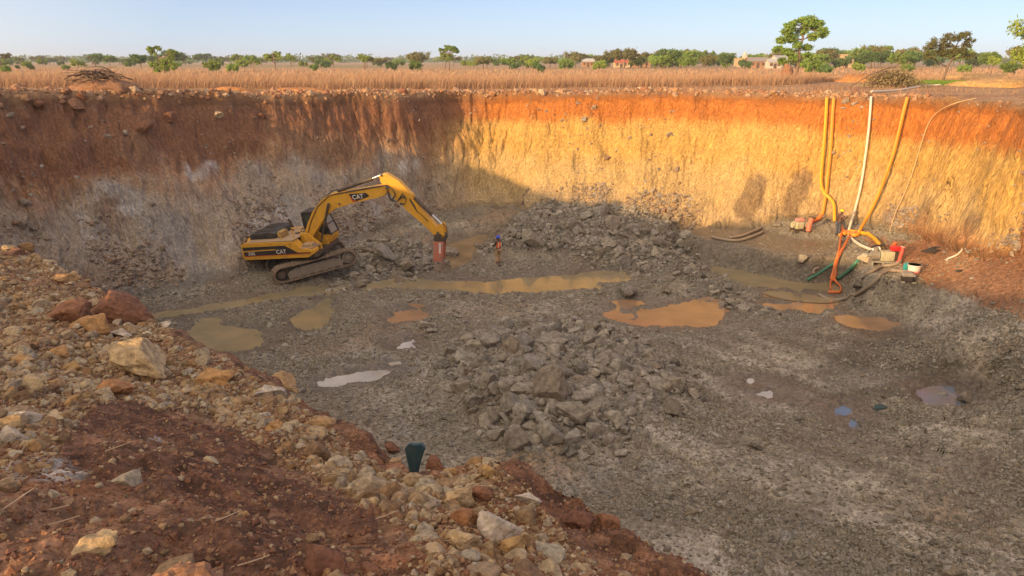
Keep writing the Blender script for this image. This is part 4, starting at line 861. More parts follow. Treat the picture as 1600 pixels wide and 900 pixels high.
# far wood
r = np.random.default_rng(99); k = 1700; pxs = r.uniform(-200, 1800, k); Ys = r.uniform(950, 2600, k); cxs = (pxs - 800) / F * Ys
Lc = []; 
for i in range(k):
    hh = r.uniform(6, 12); m = 38; p = r.normal(size=(m, 3)); p /= np.linalg.norm(p, axis=1, keepdims=True); p *= np.array([hh * .9, hh * .9, hh * .42]); p += np.array([cxs[i], Ys[i], hh * .55]); Lc.append(p)
L_ = np.concatenate(Lc); L_ = L_[L_[:, 2] > 0]; m = len(L_); a = r.normal(size=(m, 3)); a /= np.linalg.norm(a, axis=1, keepdims=True); b = np.cross(a, r.normal(size=(m, 3))); b /= np.linalg.norm(b, axis=1, keepdims=True); sz = r.uniform(1.0, 2.2, (m, 1))
link('far_wood', set_mesh('far_wood', np.stack([L_ - a * sz, L_ - b * sz * .7, L_ + a * sz, L_ + b * sz * .7], 1).reshape(-1, 3), np.arange(m * 4), 4, M['leaf_b']), kind='stuff', label='bluish wooded line along the horizon')
# ------------------------------------------------------------------ manufactured things
def paint(name, c, rough=.5, metal=0, dirt=.35, dirtc=(.20, .13, .08), sc=2.5, spec=.5):
    m, t, b = newmat(name); L = t.links
    nz = mk(t, 'ShaderNodeTexNoise'); nz.inputs['Scale'].default_value = sc; nz.inputs['Detail'].default_value = 8; nz.inputs['Roughness'].default_value = .7
    tc_ = mk(t, 'ShaderNodeTexCoord'); L.new(tc_.outputs['Object'], nz.inputs['Vector'])
    mr = mk(t, 'ShaderNodeMapRange'); mr.inputs['From Min'].default_value = .45; mr.inputs['From Max'].default_value = .75; mr.inputs['To Max'].default_value = dirt * 2; L.new(nz.outputs['Fac'], mr.inputs['Value'])
    ad_ = mk(t, 'ShaderNodeMath', operation='ADD', use_clamp=True); ad_.inputs[1].default_value = dirt * .35; L.new(mr.outputs[0], ad_.inputs[0])
    mx = mk(t, 'ShaderNodeMix', data_type='RGBA'); mx.inputs[6].default_value = (*c, 1); mx.inputs[7].default_value = (*dirtc, 1); L.new(ad_.outputs[0], mx.inputs[0]); L.new(mx.outputs[2], b.inputs['Base Color'])
    b.inputs['Roughness'].default_value = rough; b.inputs['Metallic'].default_value = metal; b.inputs['Specular IOR Level'].default_value = spec
    return m
M['yellow'] = paint('yellow_paint', (.78, .40, .025), .45, dirt=.26, dirtc=(.34, .20, .09), sc=3.5); M['black'] = paint('black_paint', (.022, .022, .024), .5, dirt=.12)
M['dullblack'] = paint('engine_black', (.03, .03, .032), .6, dirt=.35, dirtc=(.12, .09, .065)); M['steel'] = paint('chrome_rod', (.75, .76, .78), .18, 1, dirt=.02)
M['track'] = paint('track_steel', (.14, .115, .09), .75, .2, dirt=.8, dirtc=(.27, .19, .125), sc=4); M['frame'] = paint('track_frame_dirt', (.20, .17, .14), .85, 0, dirt=.7, dirtc=(.26, .21, .16), sc=3)
M['dark'] = paint('dark_metal', (.05, .045, .04), .6, .2, dirt=.4); M['redp'] = paint('orange_red_paint', (.58, .15, .09), .6, dirt=.5, dirtc=(.35, .25, .2)); M['white'] = paint('white_paint', (.75, .73, .70), .5, dirt=.15)
M['redline'] = paint('red_stripe', (.55, .03, .02), .5, dirt=.1); M['brk'] = paint('breaker_steel', (.40, .32, .27), .6, .3, dirt=.4)
M['glass'] = paint('cab_glass', (.045, .06, .055), .06, 0, dirt=.06, dirtc=(.25, .25, .22)); M['palegl'] = paint('dusty_glass', (.24, .27, .24), .2, 0, dirt=.2, dirtc=(.3, .28, .22)); M['deck'] = paint('dusty_deck', (.42, .29, .17), .85, dirt=.5, dirtc=(.33, .24, .16)); M['tin'] = paint('muffler', (.45, .28, .08), .6, dirt=.6, dirtc=(.3, .2, .1))
class MB:
    def __init__(s, T=None): s.bm = bmesh.new(); s.T = T or Matrix.Identity(4)
    def _tf(s, vs_, extra=None):
        for v in vs_: v.co = s.T @ ((extra @ v.co) if extra else v.co)
    def box(s, x0, x1, y0, y1, z0, z1, bev=0, rot=None, cen=None):
        r = bmesh.ops.create_cube(s.bm, size=1)['verts']
        for v in r: v.co = Vector(((v.co.x + .5) * (x1 - x0) + x0, (v.co.y + .5) * (y1 - y0) + y0, (v.co.z + .5) * (z1 - z0) + z0))
        if bev:
            es = list({e for v in r for e in v.link_edges}); res = bmesh.ops.bevel(s.bm, geom=es, offset=bev, segments=2, affect='EDGES', profile=.6); r = list({v for f in res['faces'] for v in f.verts} | {v for v in r if v.is_valid})
        if rot is not None:
            for v in r: v.co = rot @ v.co
        s._tf(r); return s
    def prism(s, prof, y0, y1, bev=0, axis='y'):
        n = len(prof)
        P = (lambda p, y: Vector((p[0], y, p[1]))) if axis == 'y' else ((lambda p, y: Vector((p[0], p[1], y))) if axis == 'z' else (lambda p, y: Vector((y, p[0], p[1]))))
        a = [s.bm.verts.new(P(p, y0)) for p in prof]; b = [s.bm.verts.new(P(p, y1)) for p in prof]
        fs = [s.bm.faces.new(a), s.bm.faces.new(b[::-1])] + [s.bm.faces.new((a[i], b[i], b[(i + 1) % n], a[(i + 1) % n])) for i in range(n)]
        r = a + b
        if bev:
            es = list({e for f in fs for e in f.edges}); res = bmesh.ops.bevel(s.bm, geom=es, offset=bev, segments=2, affect='EDGES', profile=.6, clamp_overlap=True)
            r = list({v for f in res['faces'] for v in f.verts} | {v for v in r if v.is_valid})
        s._tf(r); return s
    def cyl(s, p0, p1, r0, r1=None, seg=14):
        p0, p1 = Vector(p0), Vector(p1); d = p1 - p0
        rr = bmesh.ops.create_cone(s.bm, cap_ends=True, segments=seg, radius1=r0, radius2=r0 if r1 is None else r1, depth=d.length)['verts']
        m = Matrix.Translation((p0 + p1) / 2) @ d.to_track_quat('Z', 'Y').to_matrix().to_4x4(); s._tf(rr, m); return s
    def tube(s, pts, r, seg=7, flat=1, up=None):
        vs_, fs = tube_arrays(pts, r, seg, flat, up); V_ = [s.bm.verts.new(v) for v in vs_]
        for f in fs: s.bm.faces.new([V_[i] for i in f])
        s._tf(V_); return s
    def ball(s, c, r, sx=1, sy=1, sz=1, sub=2):
        rr = bmesh.ops.create_icosphere(s.bm, subdivisions=sub, radius=r)['verts']
        for v in rr: v.co = Vector((v.co.x * sx + c[0], v.co.y * sy + c[1], v.co.z * sz + c[2]))
        s._tf(rr); return s
    def build(s, name, mat, parent=None, smooth=False, **kw):
        bmesh.ops.recalc_face_normals(s.bm, faces=s.bm.faces); me = bpy.data.meshes.new(name); s.bm.to_mesh(me); s.bm.free(); me.materials.append(mat)
        if smooth:
            me.polygons.foreach_set('use_smooth', [True] * len(me.polygons))
            try: me.set_sharp_from_angle(angle=R(40))
            except Exception: pass
        return link(name, me, parent, **kw)
def root(name, loc, label, cat, rz=0, group=None, mat4=None):
    e = bpy.data.objects.new(name, None); COL.objects.link(e)
    if mat4 is not None: e.matrix_world = mat4
    else: e.location = loc; e.rotation_euler.z = rz
    e['label'] = label; e['category'] = cat
    if group: e['group'] = group
    return e
def lettering(txt, size, Mtx, mat, parent, name='lettering', ext=.006, shear=0, bold=True):
    cu = bpy.data.curves.new('t', 'FONT'); cu.body = txt; cu.size = size; cu.extrude = ext; cu.align_x = 'CENTER'; cu.align_y = 'CENTER'; cu.shear = shear; cu.offset = .012 * size if bold else 0
    o = bpy.data.objects.new('t', cu); COL.objects.link(o); bpy.context.view_layer.update()
    me = bpy.data.meshes.new_from_object(o.evaluated_get(bpy.context.evaluated_depsgraph_get())); bpy.data.objects.remove(o); me.name = name
    me.transform(Mtx); me.materials.clear(); me.materials.append(mat); return link(name, me, parent)

# ================= excavator
gx_, gy_, gz_ = atD(487, 419, 12.05)
UND, SWING = 27.0, -42.0
U = Matrix.Translation((gx_, gy_, gz_)) @ Matrix.Rotation(R(UND), 4, 'Z') @ Matrix.Rotation(R(-8.5), 4, 'Y')
TU = Matrix.Translation((0, 0, 1.12)) @ Matrix.Rotation(R(SWING), 4, 'Z')
ex = root('excavator', None, 'yellow tracked excavator with a hydraulic breaker, standing on rubble by the stream', 'excavator', mat4=U)
WI = (U @ TU).inverted()
def tr(X, Y, y=0.0):                 # crop pixel -> machine side plane (x, z)
    px, py = 360 + X / 4, 250 + Y / 4
    o = WI @ Vector((0, 0, HC)); d = (WI.to_3x3() @ Vector(ray(px, py))); t = (y - o.y) / d.y; p = o + d * t
    return (p.x, p.z)
# tracks
for side in (-1, 1):
    yc = side * 1.3; hw = .375
    path = []; n = 50; Lh = 2.0; rr = .47; zc = .52
    for k in range(13): a = -math.pi / 2 + math.pi * k / 12; path.append((Lh + math.cos(a) * rr, zc + math.sin(a) * rr))
    for k in range(1, 10): path.append((Lh - 4.0 * k / 10, zc + rr - .03 * math.sin(math.pi * k / 10)))
    for k in range(13): a = math.pi / 2 + math.pi * k / 12; path.append((-Lh + math.cos(a) * rr, zc + math.sin(a) * rr))
    for k in range(1, 10): path.append((-Lh + 4.0 * k / 10, zc - rr))
    b = MB(); b.prism(path, yc - hw + .05, yc + hw - .05)
    # hollow the belt: inner loop is a separate ring of faces
    b.bm.clear(); inner = [(x * .955, zc + (z - zc) * .84) for x, z in path]; m = len(path)
    rings = []
    for (pp, y) in ((path, yc - hw), (path, yc + hw), (inner, yc + hw), (inner, yc - hw)): rings.append([b.bm.verts.new((p[0], y, p[1])) for p in pp])
    for q_ in range(4):
        A_, B_ = rings[q_], rings[(q_ + 1) % 4]
        for i in range(m): b.bm.faces.new((A_[i], A_[(i + 1) % m], B_[(i + 1) % m], B_[i]))
    # grouser bars on every shoe
    Lp = [0]; 
    for i in range(m): Lp.append(Lp[-1] + math.dist(path[i], path[(i + 1) % m]))
    for k in range(52):
        s = Lp[-1] * k / 52; i = max(j for j in range(m) if Lp[j] <= s); f = (s - Lp[i]) / (Lp[i + 1] - Lp[i]); p, q_ = path[i], path[(i + 1) % m]
        x, z = p[0] + (q_[0] - p[0]) * f, p[1] + (q_[1] - p[1]) * f; tx, tz = q_[0] - p[0], q_[1] - p[1]; l = math.hypot(tx, tz); tx, tz = tx / l, tz / l; nx, nz_ = tz, -tx
        pr = [(x + tx * .025 - nx * .01, z + tz * .025 - nz_ * .01), (x + tx * .015 + nx * .045, z + tz * .015 + nz_ * .045), (x - tx * .015 + nx * .045, z - tz * .015 + nz_ * .045), (x - tx * .025 - nx * .01, z - tz * .025 - nz_ * .01)]
        b.prism(pr, yc - hw + .003, yc + hw - .003)
    tk = b.build('track', M['track'], ex)
    b = MB(); b.cyl((Lh - .0, yc - .2, zc), (Lh, yc + .2, zc), .36, seg=24).cyl((Lh, yc - .30, zc), (Lh, yc + .30, zc), .2, seg=20).cyl((Lh, yc - .33, zc), (Lh, yc + .33, zc), .09, seg=12); b.build('idler', M['frame'], tk, True)
    b = MB(); b.cyl((-Lh, yc - .06, zc), (-Lh, yc + .06, zc), .40, seg=22).cyl((-Lh, yc - .28, zc), (-Lh, yc + .28, zc), .24, seg=20)
    for k in range(20): a = 6.283 * k / 20; b.box(-.045, .045, yc - .05, yc + .05, .36, .45, rot=Matrix.Translation((-Lh, 0, zc)) @ Matrix.Rotation(a, 4, 'Y'))
    b.build('sprocket', M['dark'], tk, True)
    b = MB(); b.prism([(-1.62, .16), (1.60, .16), (1.66, .42), (1.5, .62), (-1.45, .62), (-1.66, .45)], yc - .27, yc + .27, .03); b.prism([(-1.3, .62), (1.25, .62), (1.15, .70), (-1.2, .70)], yc - .2, yc + .2, .01)
    for k in range(7): b.cyl((-1.5 + .5 * k, yc - .285, .18), (-1.5 + .5 * k, yc + .285, .18), .11, seg=14)
    b.build('track_frame', M['frame'], ex)
    for x in (-.8, .75):
        b = MB(); b.cyl((x, yc - .16, .80), (x, yc + .16, .80), .09, seg=12); b.box(x - .06, x + .06, yc - .05, yc + .05, .66, .8); b.build('carrier_roller', M['dark'], tk)
b = MB(); b.prism([(-1.1, .42), (1.1, .42), (.75, .86), (-.75, .86)], -1.05, 1.05, .04).cyl((0, 0, .84), (0, 0, 1.12), .68, seg=28); b.build('carbody', M['frame'], ex)
# upper works
b = MB(TU); b.box(-2.95, 1.45, -1.44, 1.44, .02, .26, .03).prism([(-2.95, .05), (-3.3, .12), (-3.3, .26), (-2.95, .26)], -1.3, 1.3); b.build('deck_frame', M['dark'], ex)
def side_panel(ys, nm):
    b = MB(TU); b.prism([(-3.42, .22), (-3.30, .08), (.95, .08), (1.42, .32), (1.42, .52), (.95, .62), (.52, .62), (.20, 1.08), (-3.1, 1.14), (-3.38, 1.02)], min(ys), max(ys), .035); return b.build(nm, M['yellow'], ex)
sp = side_panel((-1.53, -.95), 'side_housing'); side_panel((1.0, 1.5), 'side_housing') if False else None
# counterweight: rounded in plan
pl = []
for k in range(15):
    a = math.pi * .5 + math.pi * k / 14; pl.append((-2.55 + math.cos(a) * .95, math.sin(a) * 1.50))
pl = [(-2.35, 1.5)] + pl[1:-1] + [(-2.35, -1.50)]
b = MB(TU); b.prism(pl, .075, 1.16, .07, axis='z'); b.build('counterweight', M['yellow'], ex, True)
# stripes on the right side
b = MB(TU); b.prism([(-3.28, .36), (.35, .36), (1.2, .36), (1.2, .40), (.34, .42), (-.42, .88), (-3.28, .88)], -1.565, -1.52); st_ = b.build('black_stripe', M['black'], sp)
b = MB(TU); b.prism([(-3.28, .60), (-1.05, .64), (-1.05, .70), (-3.28, .67)], -1.572, -1.566); b.build('yellow_stripe', M['yellow'], st_)
b = MB(TU); b.prism([(-3.28, .325), (1.2, .345), (1.2, .37), (-3.28, .352)], -1.570, -1.53); b.build('red_stripe', M['redline'], sp)
RX = Matrix.Rotation(R(90), 4, 'X')
lettering('330L', .26, TU @ Matrix.Translation((-2.75, -1.572, .475)) @ RX, M['white'], sp, shear=.2)
lettering('CAT', .34, TU @ Matrix.Translation((-.72, -1.572, .52)) @ RX, M['white'], sp)
b = MB(TU)
for x in (-1.35, -.05): b.box(x - .008, x + .008, -1.537, -1.525, .42 if x < -1 else .45, 1.06)
b.build('panel_seam', M['dark'], sp)
# engine hood and deck top
b = MB(TU); b.box(-3.0, .2, -1.5, 1.42, 1.1, 1.17, .02); b.build('deck_top', M['deck'], ex)
b = MB(TU); b.prism([(-3.02, 1.17), (-3.02, 1.40), (-2.85, 1.52), (-1.55, 1.56), (-1.30, 1.46), (-1.25, 1.17)], -1.0, 1.15, .05); hd = b.build('engine_hood', M['dullblack'], ex, True)
b = MB(TU); b.box(-2.75, -1.55, -.7, -.1, 1.535, 1.575, .015).box(-2.6, -1.7, .2, .9, 1.535, 1.575, .015)
for i in range(8): b.box(-2.7 + i * .13, -2.66 + i * .13, -1.012, -1.0, 1.22, 1.4)
b.build('vent_panel', M['black'], hd)
b = MB(TU); b.box(-1.15, -.80, -.95, -.25, 1.17, 1.55, .06); b.build('air_filter_box', M['tin'], ex, True)
b = MB(TU); b.cyl((-1.0, .5, 1.1), (-1.0, .5, 1.75), .07).cyl((-1.0, .5, 1.75), (-1.12, .5, 1.9), .07); b.build('exhaust', M['dark'], ex)
b = MB(TU); b.box(.42, 1.3, -1.46, -.62, .5, .66, .02).box(.55, 1.18, -1.3, -.8, .66, .80, .02); b.build('tool_box', M['deck'], ex)
for pts in ([(.25, -1.42, 1.1), (.28, -1.42, 1.9), (.9, -1.42, 1.55), (1.36, -1.42, .55)], [(-.6, -.2, 1.15), (-.6, -.2, 1.55), (.1, -.2, 1.55), (.1, -.2, 1.1)], [(-.55, -1.35, 1.15), (-.75, -1.42, 1.6)]):
    b = MB(TU); b.tube(pts, .022, 6); b.build('handrail', M['yellow'], ex)
# boom bay between tank and cab
b = MB(TU); b.prism([(.0, .26), (1.35, .26), (1.35, .55), (.6, 1.25), (.1, 1.25)], -.55, -.42, .01).prism([(.0, .26), (1.35, .26), (1.35, .55), (.6, 1.25), (.1, 1.25)], .30, .43, .01); b.build('boom_bracket', M['yellow'], ex)
b = MB(TU); b.box(-.9, .35, -.42, .3, .26, .75, .03).cyl((-.3, -.1, .7), (-.3, -.1, 1.2), .16).cyl((-.7, .1, .7), (-.7, .1, 1.1), .13); b.tube([(-.6, -.3, .9), (-.1, -.2, 1.3), (.4, -.1, 1.25), (.8, -.1, 1.6)], .03).tube([(-.4, .1, .9), (0, .1, 1.4), (.5, 0, 1.3), (.85, 0, 1.75)], .03); b.build('hydraulic_pump', M['dark'], ex)
# cab
cp = [(-.15, .30), (1.30, .30), (1.50, .62), (1.58, 1.05), (1.18, 2.16), (1.02, 2.24), (-.05, 2.24), (-.15, 2.12)]
b = MB(TU)
y0, y1 = .50, 1.48
b.prism([(-.15, .28), (1.36, .28), (1.52, .62), (1.54, .78), (-.15, .90)], y0, y1, .02)
cab = b.build('cab', M['yellow'], ex)
def bar(b, p, q_, y, w=.07):
    d = Vector((q_[0] - p[0], 0, q_[1] - p[1])).normalized(); n = Vector((-d.z, 0, d.x)) * w * .5
    b.prism([(p[0] + n.x, p[1] + n.z), (q_[0] + n.x, q_[1] + n.z), (q_[0] - n.x, q_[1] - n.z), (p[0] - n.x, p[1] - n.z)], y - .045, y + .045, .008)
b = MB(TU)
for y in (y0 + .03, y1 - .03):
    bar(b, (-.12, .85), (-.12, 2.22), y, .12); bar(b, (1.56, .75), (1.12, 2.2), y); bar(b, (-.12, 2.2), (1.13, 2.2), y, .09); bar(b, (.62, .85), (.55, 2.2), y)
for (x, z) in ((1.54, .82), (1.13, 2.19), (-.12, 2.2), (1.36, 1.42)): b.cyl((x, y0, z), (x, y1, z), .035, seg=8)
b.prism([(-.17, 2.2), (1.12, 2.2), (1.02, 2.28), (-.1, 2.29)], y0 - .02, y1 + .02, .03)
b.build('cab_frame', M['black'], cab)
b = MB(TU); b.prism([(-.1, .88), (1.5, .80), (1.08, 2.19), (-.1, 2.19)], y0 + .025, y0 + .035); b.prism([(-.1, .88), (1.5, .80), (1.08, 2.19), (-.1, 2.19)], y1 - .035, y1 - .025); b.build('side_window', M['glass'], cab)
b = MB(TU); b.prism([(1.515, .80), (1.535, .80), (1.115, 2.18), (1.095, 2.18)], y0 + .08, y1 - .08); b.build('windscreen', M['palegl'], cab)
b = MB(TU); b.box(.2, .7, .75, 1.2, .9, 1.05, .04).box(.15, .28, .75, 1.2, 1.0, 1.7, .05); b.build('seat', M['black'], cab)
b = MB(TU); b.tube([(1.3, .48, 1.6), (1.5, .35, 1.7), (1.5, .3, 1.5)], .015).box(1.47, 1.52, .2, .4, 1.3, 1.62, .01); b.build('mirror', M['black'], cab)
# boom, traced in its own plane
bo = [tr(*p) for p in [(466, 486), (476, 455), (503, 372), (530, 310), (566, 262), (600, 228), (642, 204), (700, 194), (765, 184), (870, 166), (962, 150), (984, 160), (990, 188), (978, 213), (925, 228), (860, 242), (775, 262), (702, 285), (668, 296), (640, 312), (612, 340), (590, 372), (565, 410), (520, 486), (495, 500)]]
b = MB(TU); b.prism(bo, -.30, .18, .03); boom = b.build('boom', M['yellow'], ex)
def pt(X, Y, y=-.06): x, z = tr(X, Y, y); return Vector((x, y, z))
b = MB(TU); dcl = [tr(*p, -.31) for p in [(738, 212), (845, 206), (868, 222), (846, 236), (790, 256), (768, 250)]]; b.prism(dcl, -.318, -.302); dc = b.build('logo_patch', M['black'], boom)
b = MB(TU); b.prism([tr(*p, -.32) for p in [(740, 222), (775, 258), (800, 256), (782, 262), (766, 262)]], -.324, -.319); b.build('red_flash', M['redline'], dc)
p = tr(796, 231, -.33); ang = math.atan2(tr(846, 222, -.33)[1] - tr(740, 236, -.33)[1], tr(846, 222, -.33)[0] - tr(740, 236, -.33)[0])
lettering('CAT', .36, TU @ Matrix.Translation((p[0], -.324, p[1])) @ Matrix.Rotation(-ang, 4, 'Y') @ RX, M['white'], dc)
b = MB(TU); b.prism([tr(*p, -.335) for p in [(789, 243), (803, 240), (796, 231)]], -.337, -.331); b.build('yellow_triangle', M['yellow'], dc)
# boom foot pins and boom cylinders
b = MB(TU)
for y in (-.36, .24): b.cyl(pt(612, 278, y), pt(560, 545, y).lerp(pt(612, 278, y), .52), .075).cyl(pt(560, 545, y), pt(612, 278, y), .045)
b.cyl(pt(612, 278, -.45), pt(612, 278, .33), .085).cyl(pt(484, 470, -.48), pt(484, 470, .36), .1).cyl(pt(680, 275, -.36), pt(680, 275, -.29), .06); b.build('boom_cylinder', M['dark'], ex, True)
# stick cylinder on the boom
b = MB(TU); b.cyl(pt(690, 188), pt(872, 122), .10).cyl(pt(866, 124), pt(886, 117), .12); b.box(-.1, .1, -.2, .08, -.1, .12, rot=Matrix.Translation(pt(688, 192, 0))); cy = b.build('stick_cylinder', M['dark'], ex, True)
b = MB(TU); b.cyl(pt(872, 122), pt(946, 92), .055); b.build('piston_rod', M['steel'], cy, True)
# stick
stp = [tr(*p) for p in [(938, 92), (958, 82), (985, 80), (1062, 126), (1146, 214), (1150, 240), (1225, 328), (1322, 440), (1326, 466), (1300, 476), (1282, 462), (1215, 395), (1110, 308), (1088, 282), (1040, 240), (1002, 192), (968, 160), (948, 128)]]
b = MB(TU); b.prism(stp, -.24, .12, .025); stick = b.build('stick', M['yellow'], ex)
b = MB(TU); b.cyl(pt(978, 172, -.36), pt(978, 172, .24), .11).cyl(pt(944, 96, -.3), pt(944, 96, .18), .07).cyl(pt(1296, 456, -.28), pt(1296, 456, .16), .08); b.build('pin', M['dark'], stick, True)
b = MB(TU); b.cyl(pt(1150, 236), pt(1254, 336), .095).cyl(pt(1250, 332), pt(1262, 343), .11); cy2 = b.build('bucket_cylinder', M['dark'], ex, True)
b = MB(TU); b.cyl(pt(1258, 339), pt(1322, 402), .05); b.build('piston_rod', M['steel'], cy2, True)
b = MB(TU)
for y in (-.30, .14): b.prism([tr(*p) for p in [(1312, 396), (1334, 392), (1350, 450), (1346, 478), (1330, 480), (1322, 440)]], y, y + .05, .008).prism([tr(*p) for p in [(1322, 404), (1330, 394), (1272, 420), (1262, 432), (1275, 440)]], y + .055, y + .09, .006)
b.build('linkage', M['yellow'], ex)
# hoses along boom and stick
b = MB(TU)
for j, dy in enumerate((-.34, -.37, -.10, .0)):
    if j < 2: b.tube([pt(640, 214 + j * 4, dy + .06), pt(760, 192 + j * 5, dy + .05), pt(900, 168 + j * 4, dy + .05), pt(975, 156 + j * 3, dy), pt(1010, 178, dy), pt(1032, 212 + 10 * j, dy), pt(1010, 248 + 6 * j, dy), pt(990, 232, dy), pt(985, 190, dy)], .022)
    b.tube([pt(990, 200, -.33), pt(1000, 240 + 5 * j, -.36 - .02 * j), pt(1040, 262, -.38), pt(1075, 232 - 8 * j, -.36), pt(1100, 245, -.33), pt(1090, 275, -.32), pt(1060, 268 + 4 * j, -.34)], .02)
    b.tube([pt(1120, 240 + j * 3, -.27), pt(1150, 285 + j * 4, -.28), pt(1165, 320, -.28), pt(1205, 352, -.27), pt(1235, 382 + j, -.27)], .018)
b.tube([pt(560, 262, -.05), pt(640, 190, -.05), pt(700, 180, -.05), pt(720, 186, -.05)], .03).tube([pt(480, 470, -.33), pt(505, 380, -.33), pt(545, 290, -.33), pt(620, 220, -.33), pt(700, 205, -.33)], .022)
b.tube([pt(1325, 395, -.3), pt(1352, 420, -.34), pt(1356, 470, -.34), pt(1345, 500, -.3)], .022)
b.build('hydraulic_hose', M['black'], ex)
# breaker
def bp(X, Y, y): return tr(X, Y, y)
b = MB(TU); b.prism([tr(*p) for p in [(1282, 458), (1318, 450), (1350, 462), (1352, 490), (1334, 512), (1296, 512), (1280, 488)]], -.30, .20, .02); brk = b.build('breaker', M['dark'], ex)
for y in (-.33, .17):
    b = MB(TU); b.prism([tr(*p) for p in [(1281, 500), (1343, 500), (1338, 570), (1334, 622), (1283, 622), (1280, 560)]], y, y + .06, .006); b.build('side_plate', M['redp'], brk)
b = MB(TU); b.prism([tr(*p) for p in [(1292, 508), (1332, 508), (1328, 625), (1290, 625)]], -.26, .16, .02); b.build('breaker_body', M['redp'], brk)
b = MB(TU); b.prism([tr(*p, -.34) for p in [(1303, 520), (1316, 520), (1314, 585), (1303, 585)]], -.336, -.331); b.build('white_mark', M['white'], brk)
b = MB(TU); b.prism([tr(*p) for p in [(1283, 622), (1334, 622), (1332, 680), (1312, 684), (1283, 676)]], -.32, .22, .02); b.build('breaker_foot', M['brk'], brk)
b = MB(TU); b.cyl(pt(1302, 500, -.345), pt(1302, 500, -.32), .04, seg=8).cyl(pt(1300, 645, -.345), pt(1300, 645, -.31), .06, seg=8).cyl(pt(1318, 612, -.345), pt(1318, 612, -.31), .035, seg=8); b.build('bolt', M['dark'], brk)
b = MB(TU); b.cyl(pt(1309, 676, -.05), pt(1309, 705, -.05), .075, .06); b.build('chisel', M['brk'], brk, True)

# ================= people
def skinned(name, joints, edges, radii, mat, parent=None, sub=2, rootv=0):
    me = bpy.data.meshes.new(name); me.from_pydata(joints, edges, []); o = bpy.data.objects.new(name, me); COL.objects.link(o)
    mo = o.modifiers.new('s', 'SKIN'); mo.use_smooth_shade = True
    for i, r_ in enumerate(radii): me.skin_vertices[0].data[i].radius = r_ if isinstance(r_, tuple) else (r_, r_)
    for i in range(len(radii)): me.skin_vertices[0].data[i].use_root = (i == rootv)
    m2 = o.modifiers.new('u', 'SUBSURF'); m2.levels = sub; m2.render_levels = sub
    bpy.context.view_layer.update(); nm = bpy.data.meshes.new_from_object(o.evaluated_get(bpy.context.evaluated_depsgraph_get())); bpy.data.objects.remove(o)
    nm.name = name; nm.materials.clear(); nm.materials.append(mat); nm.polygons.foreach_set('use_smooth', [True] * len(nm.polygons))
    return link(name, nm, parent)
M['skin'] = paint('dark_skin', (.10, .045, .025), .55, dirt=.05)
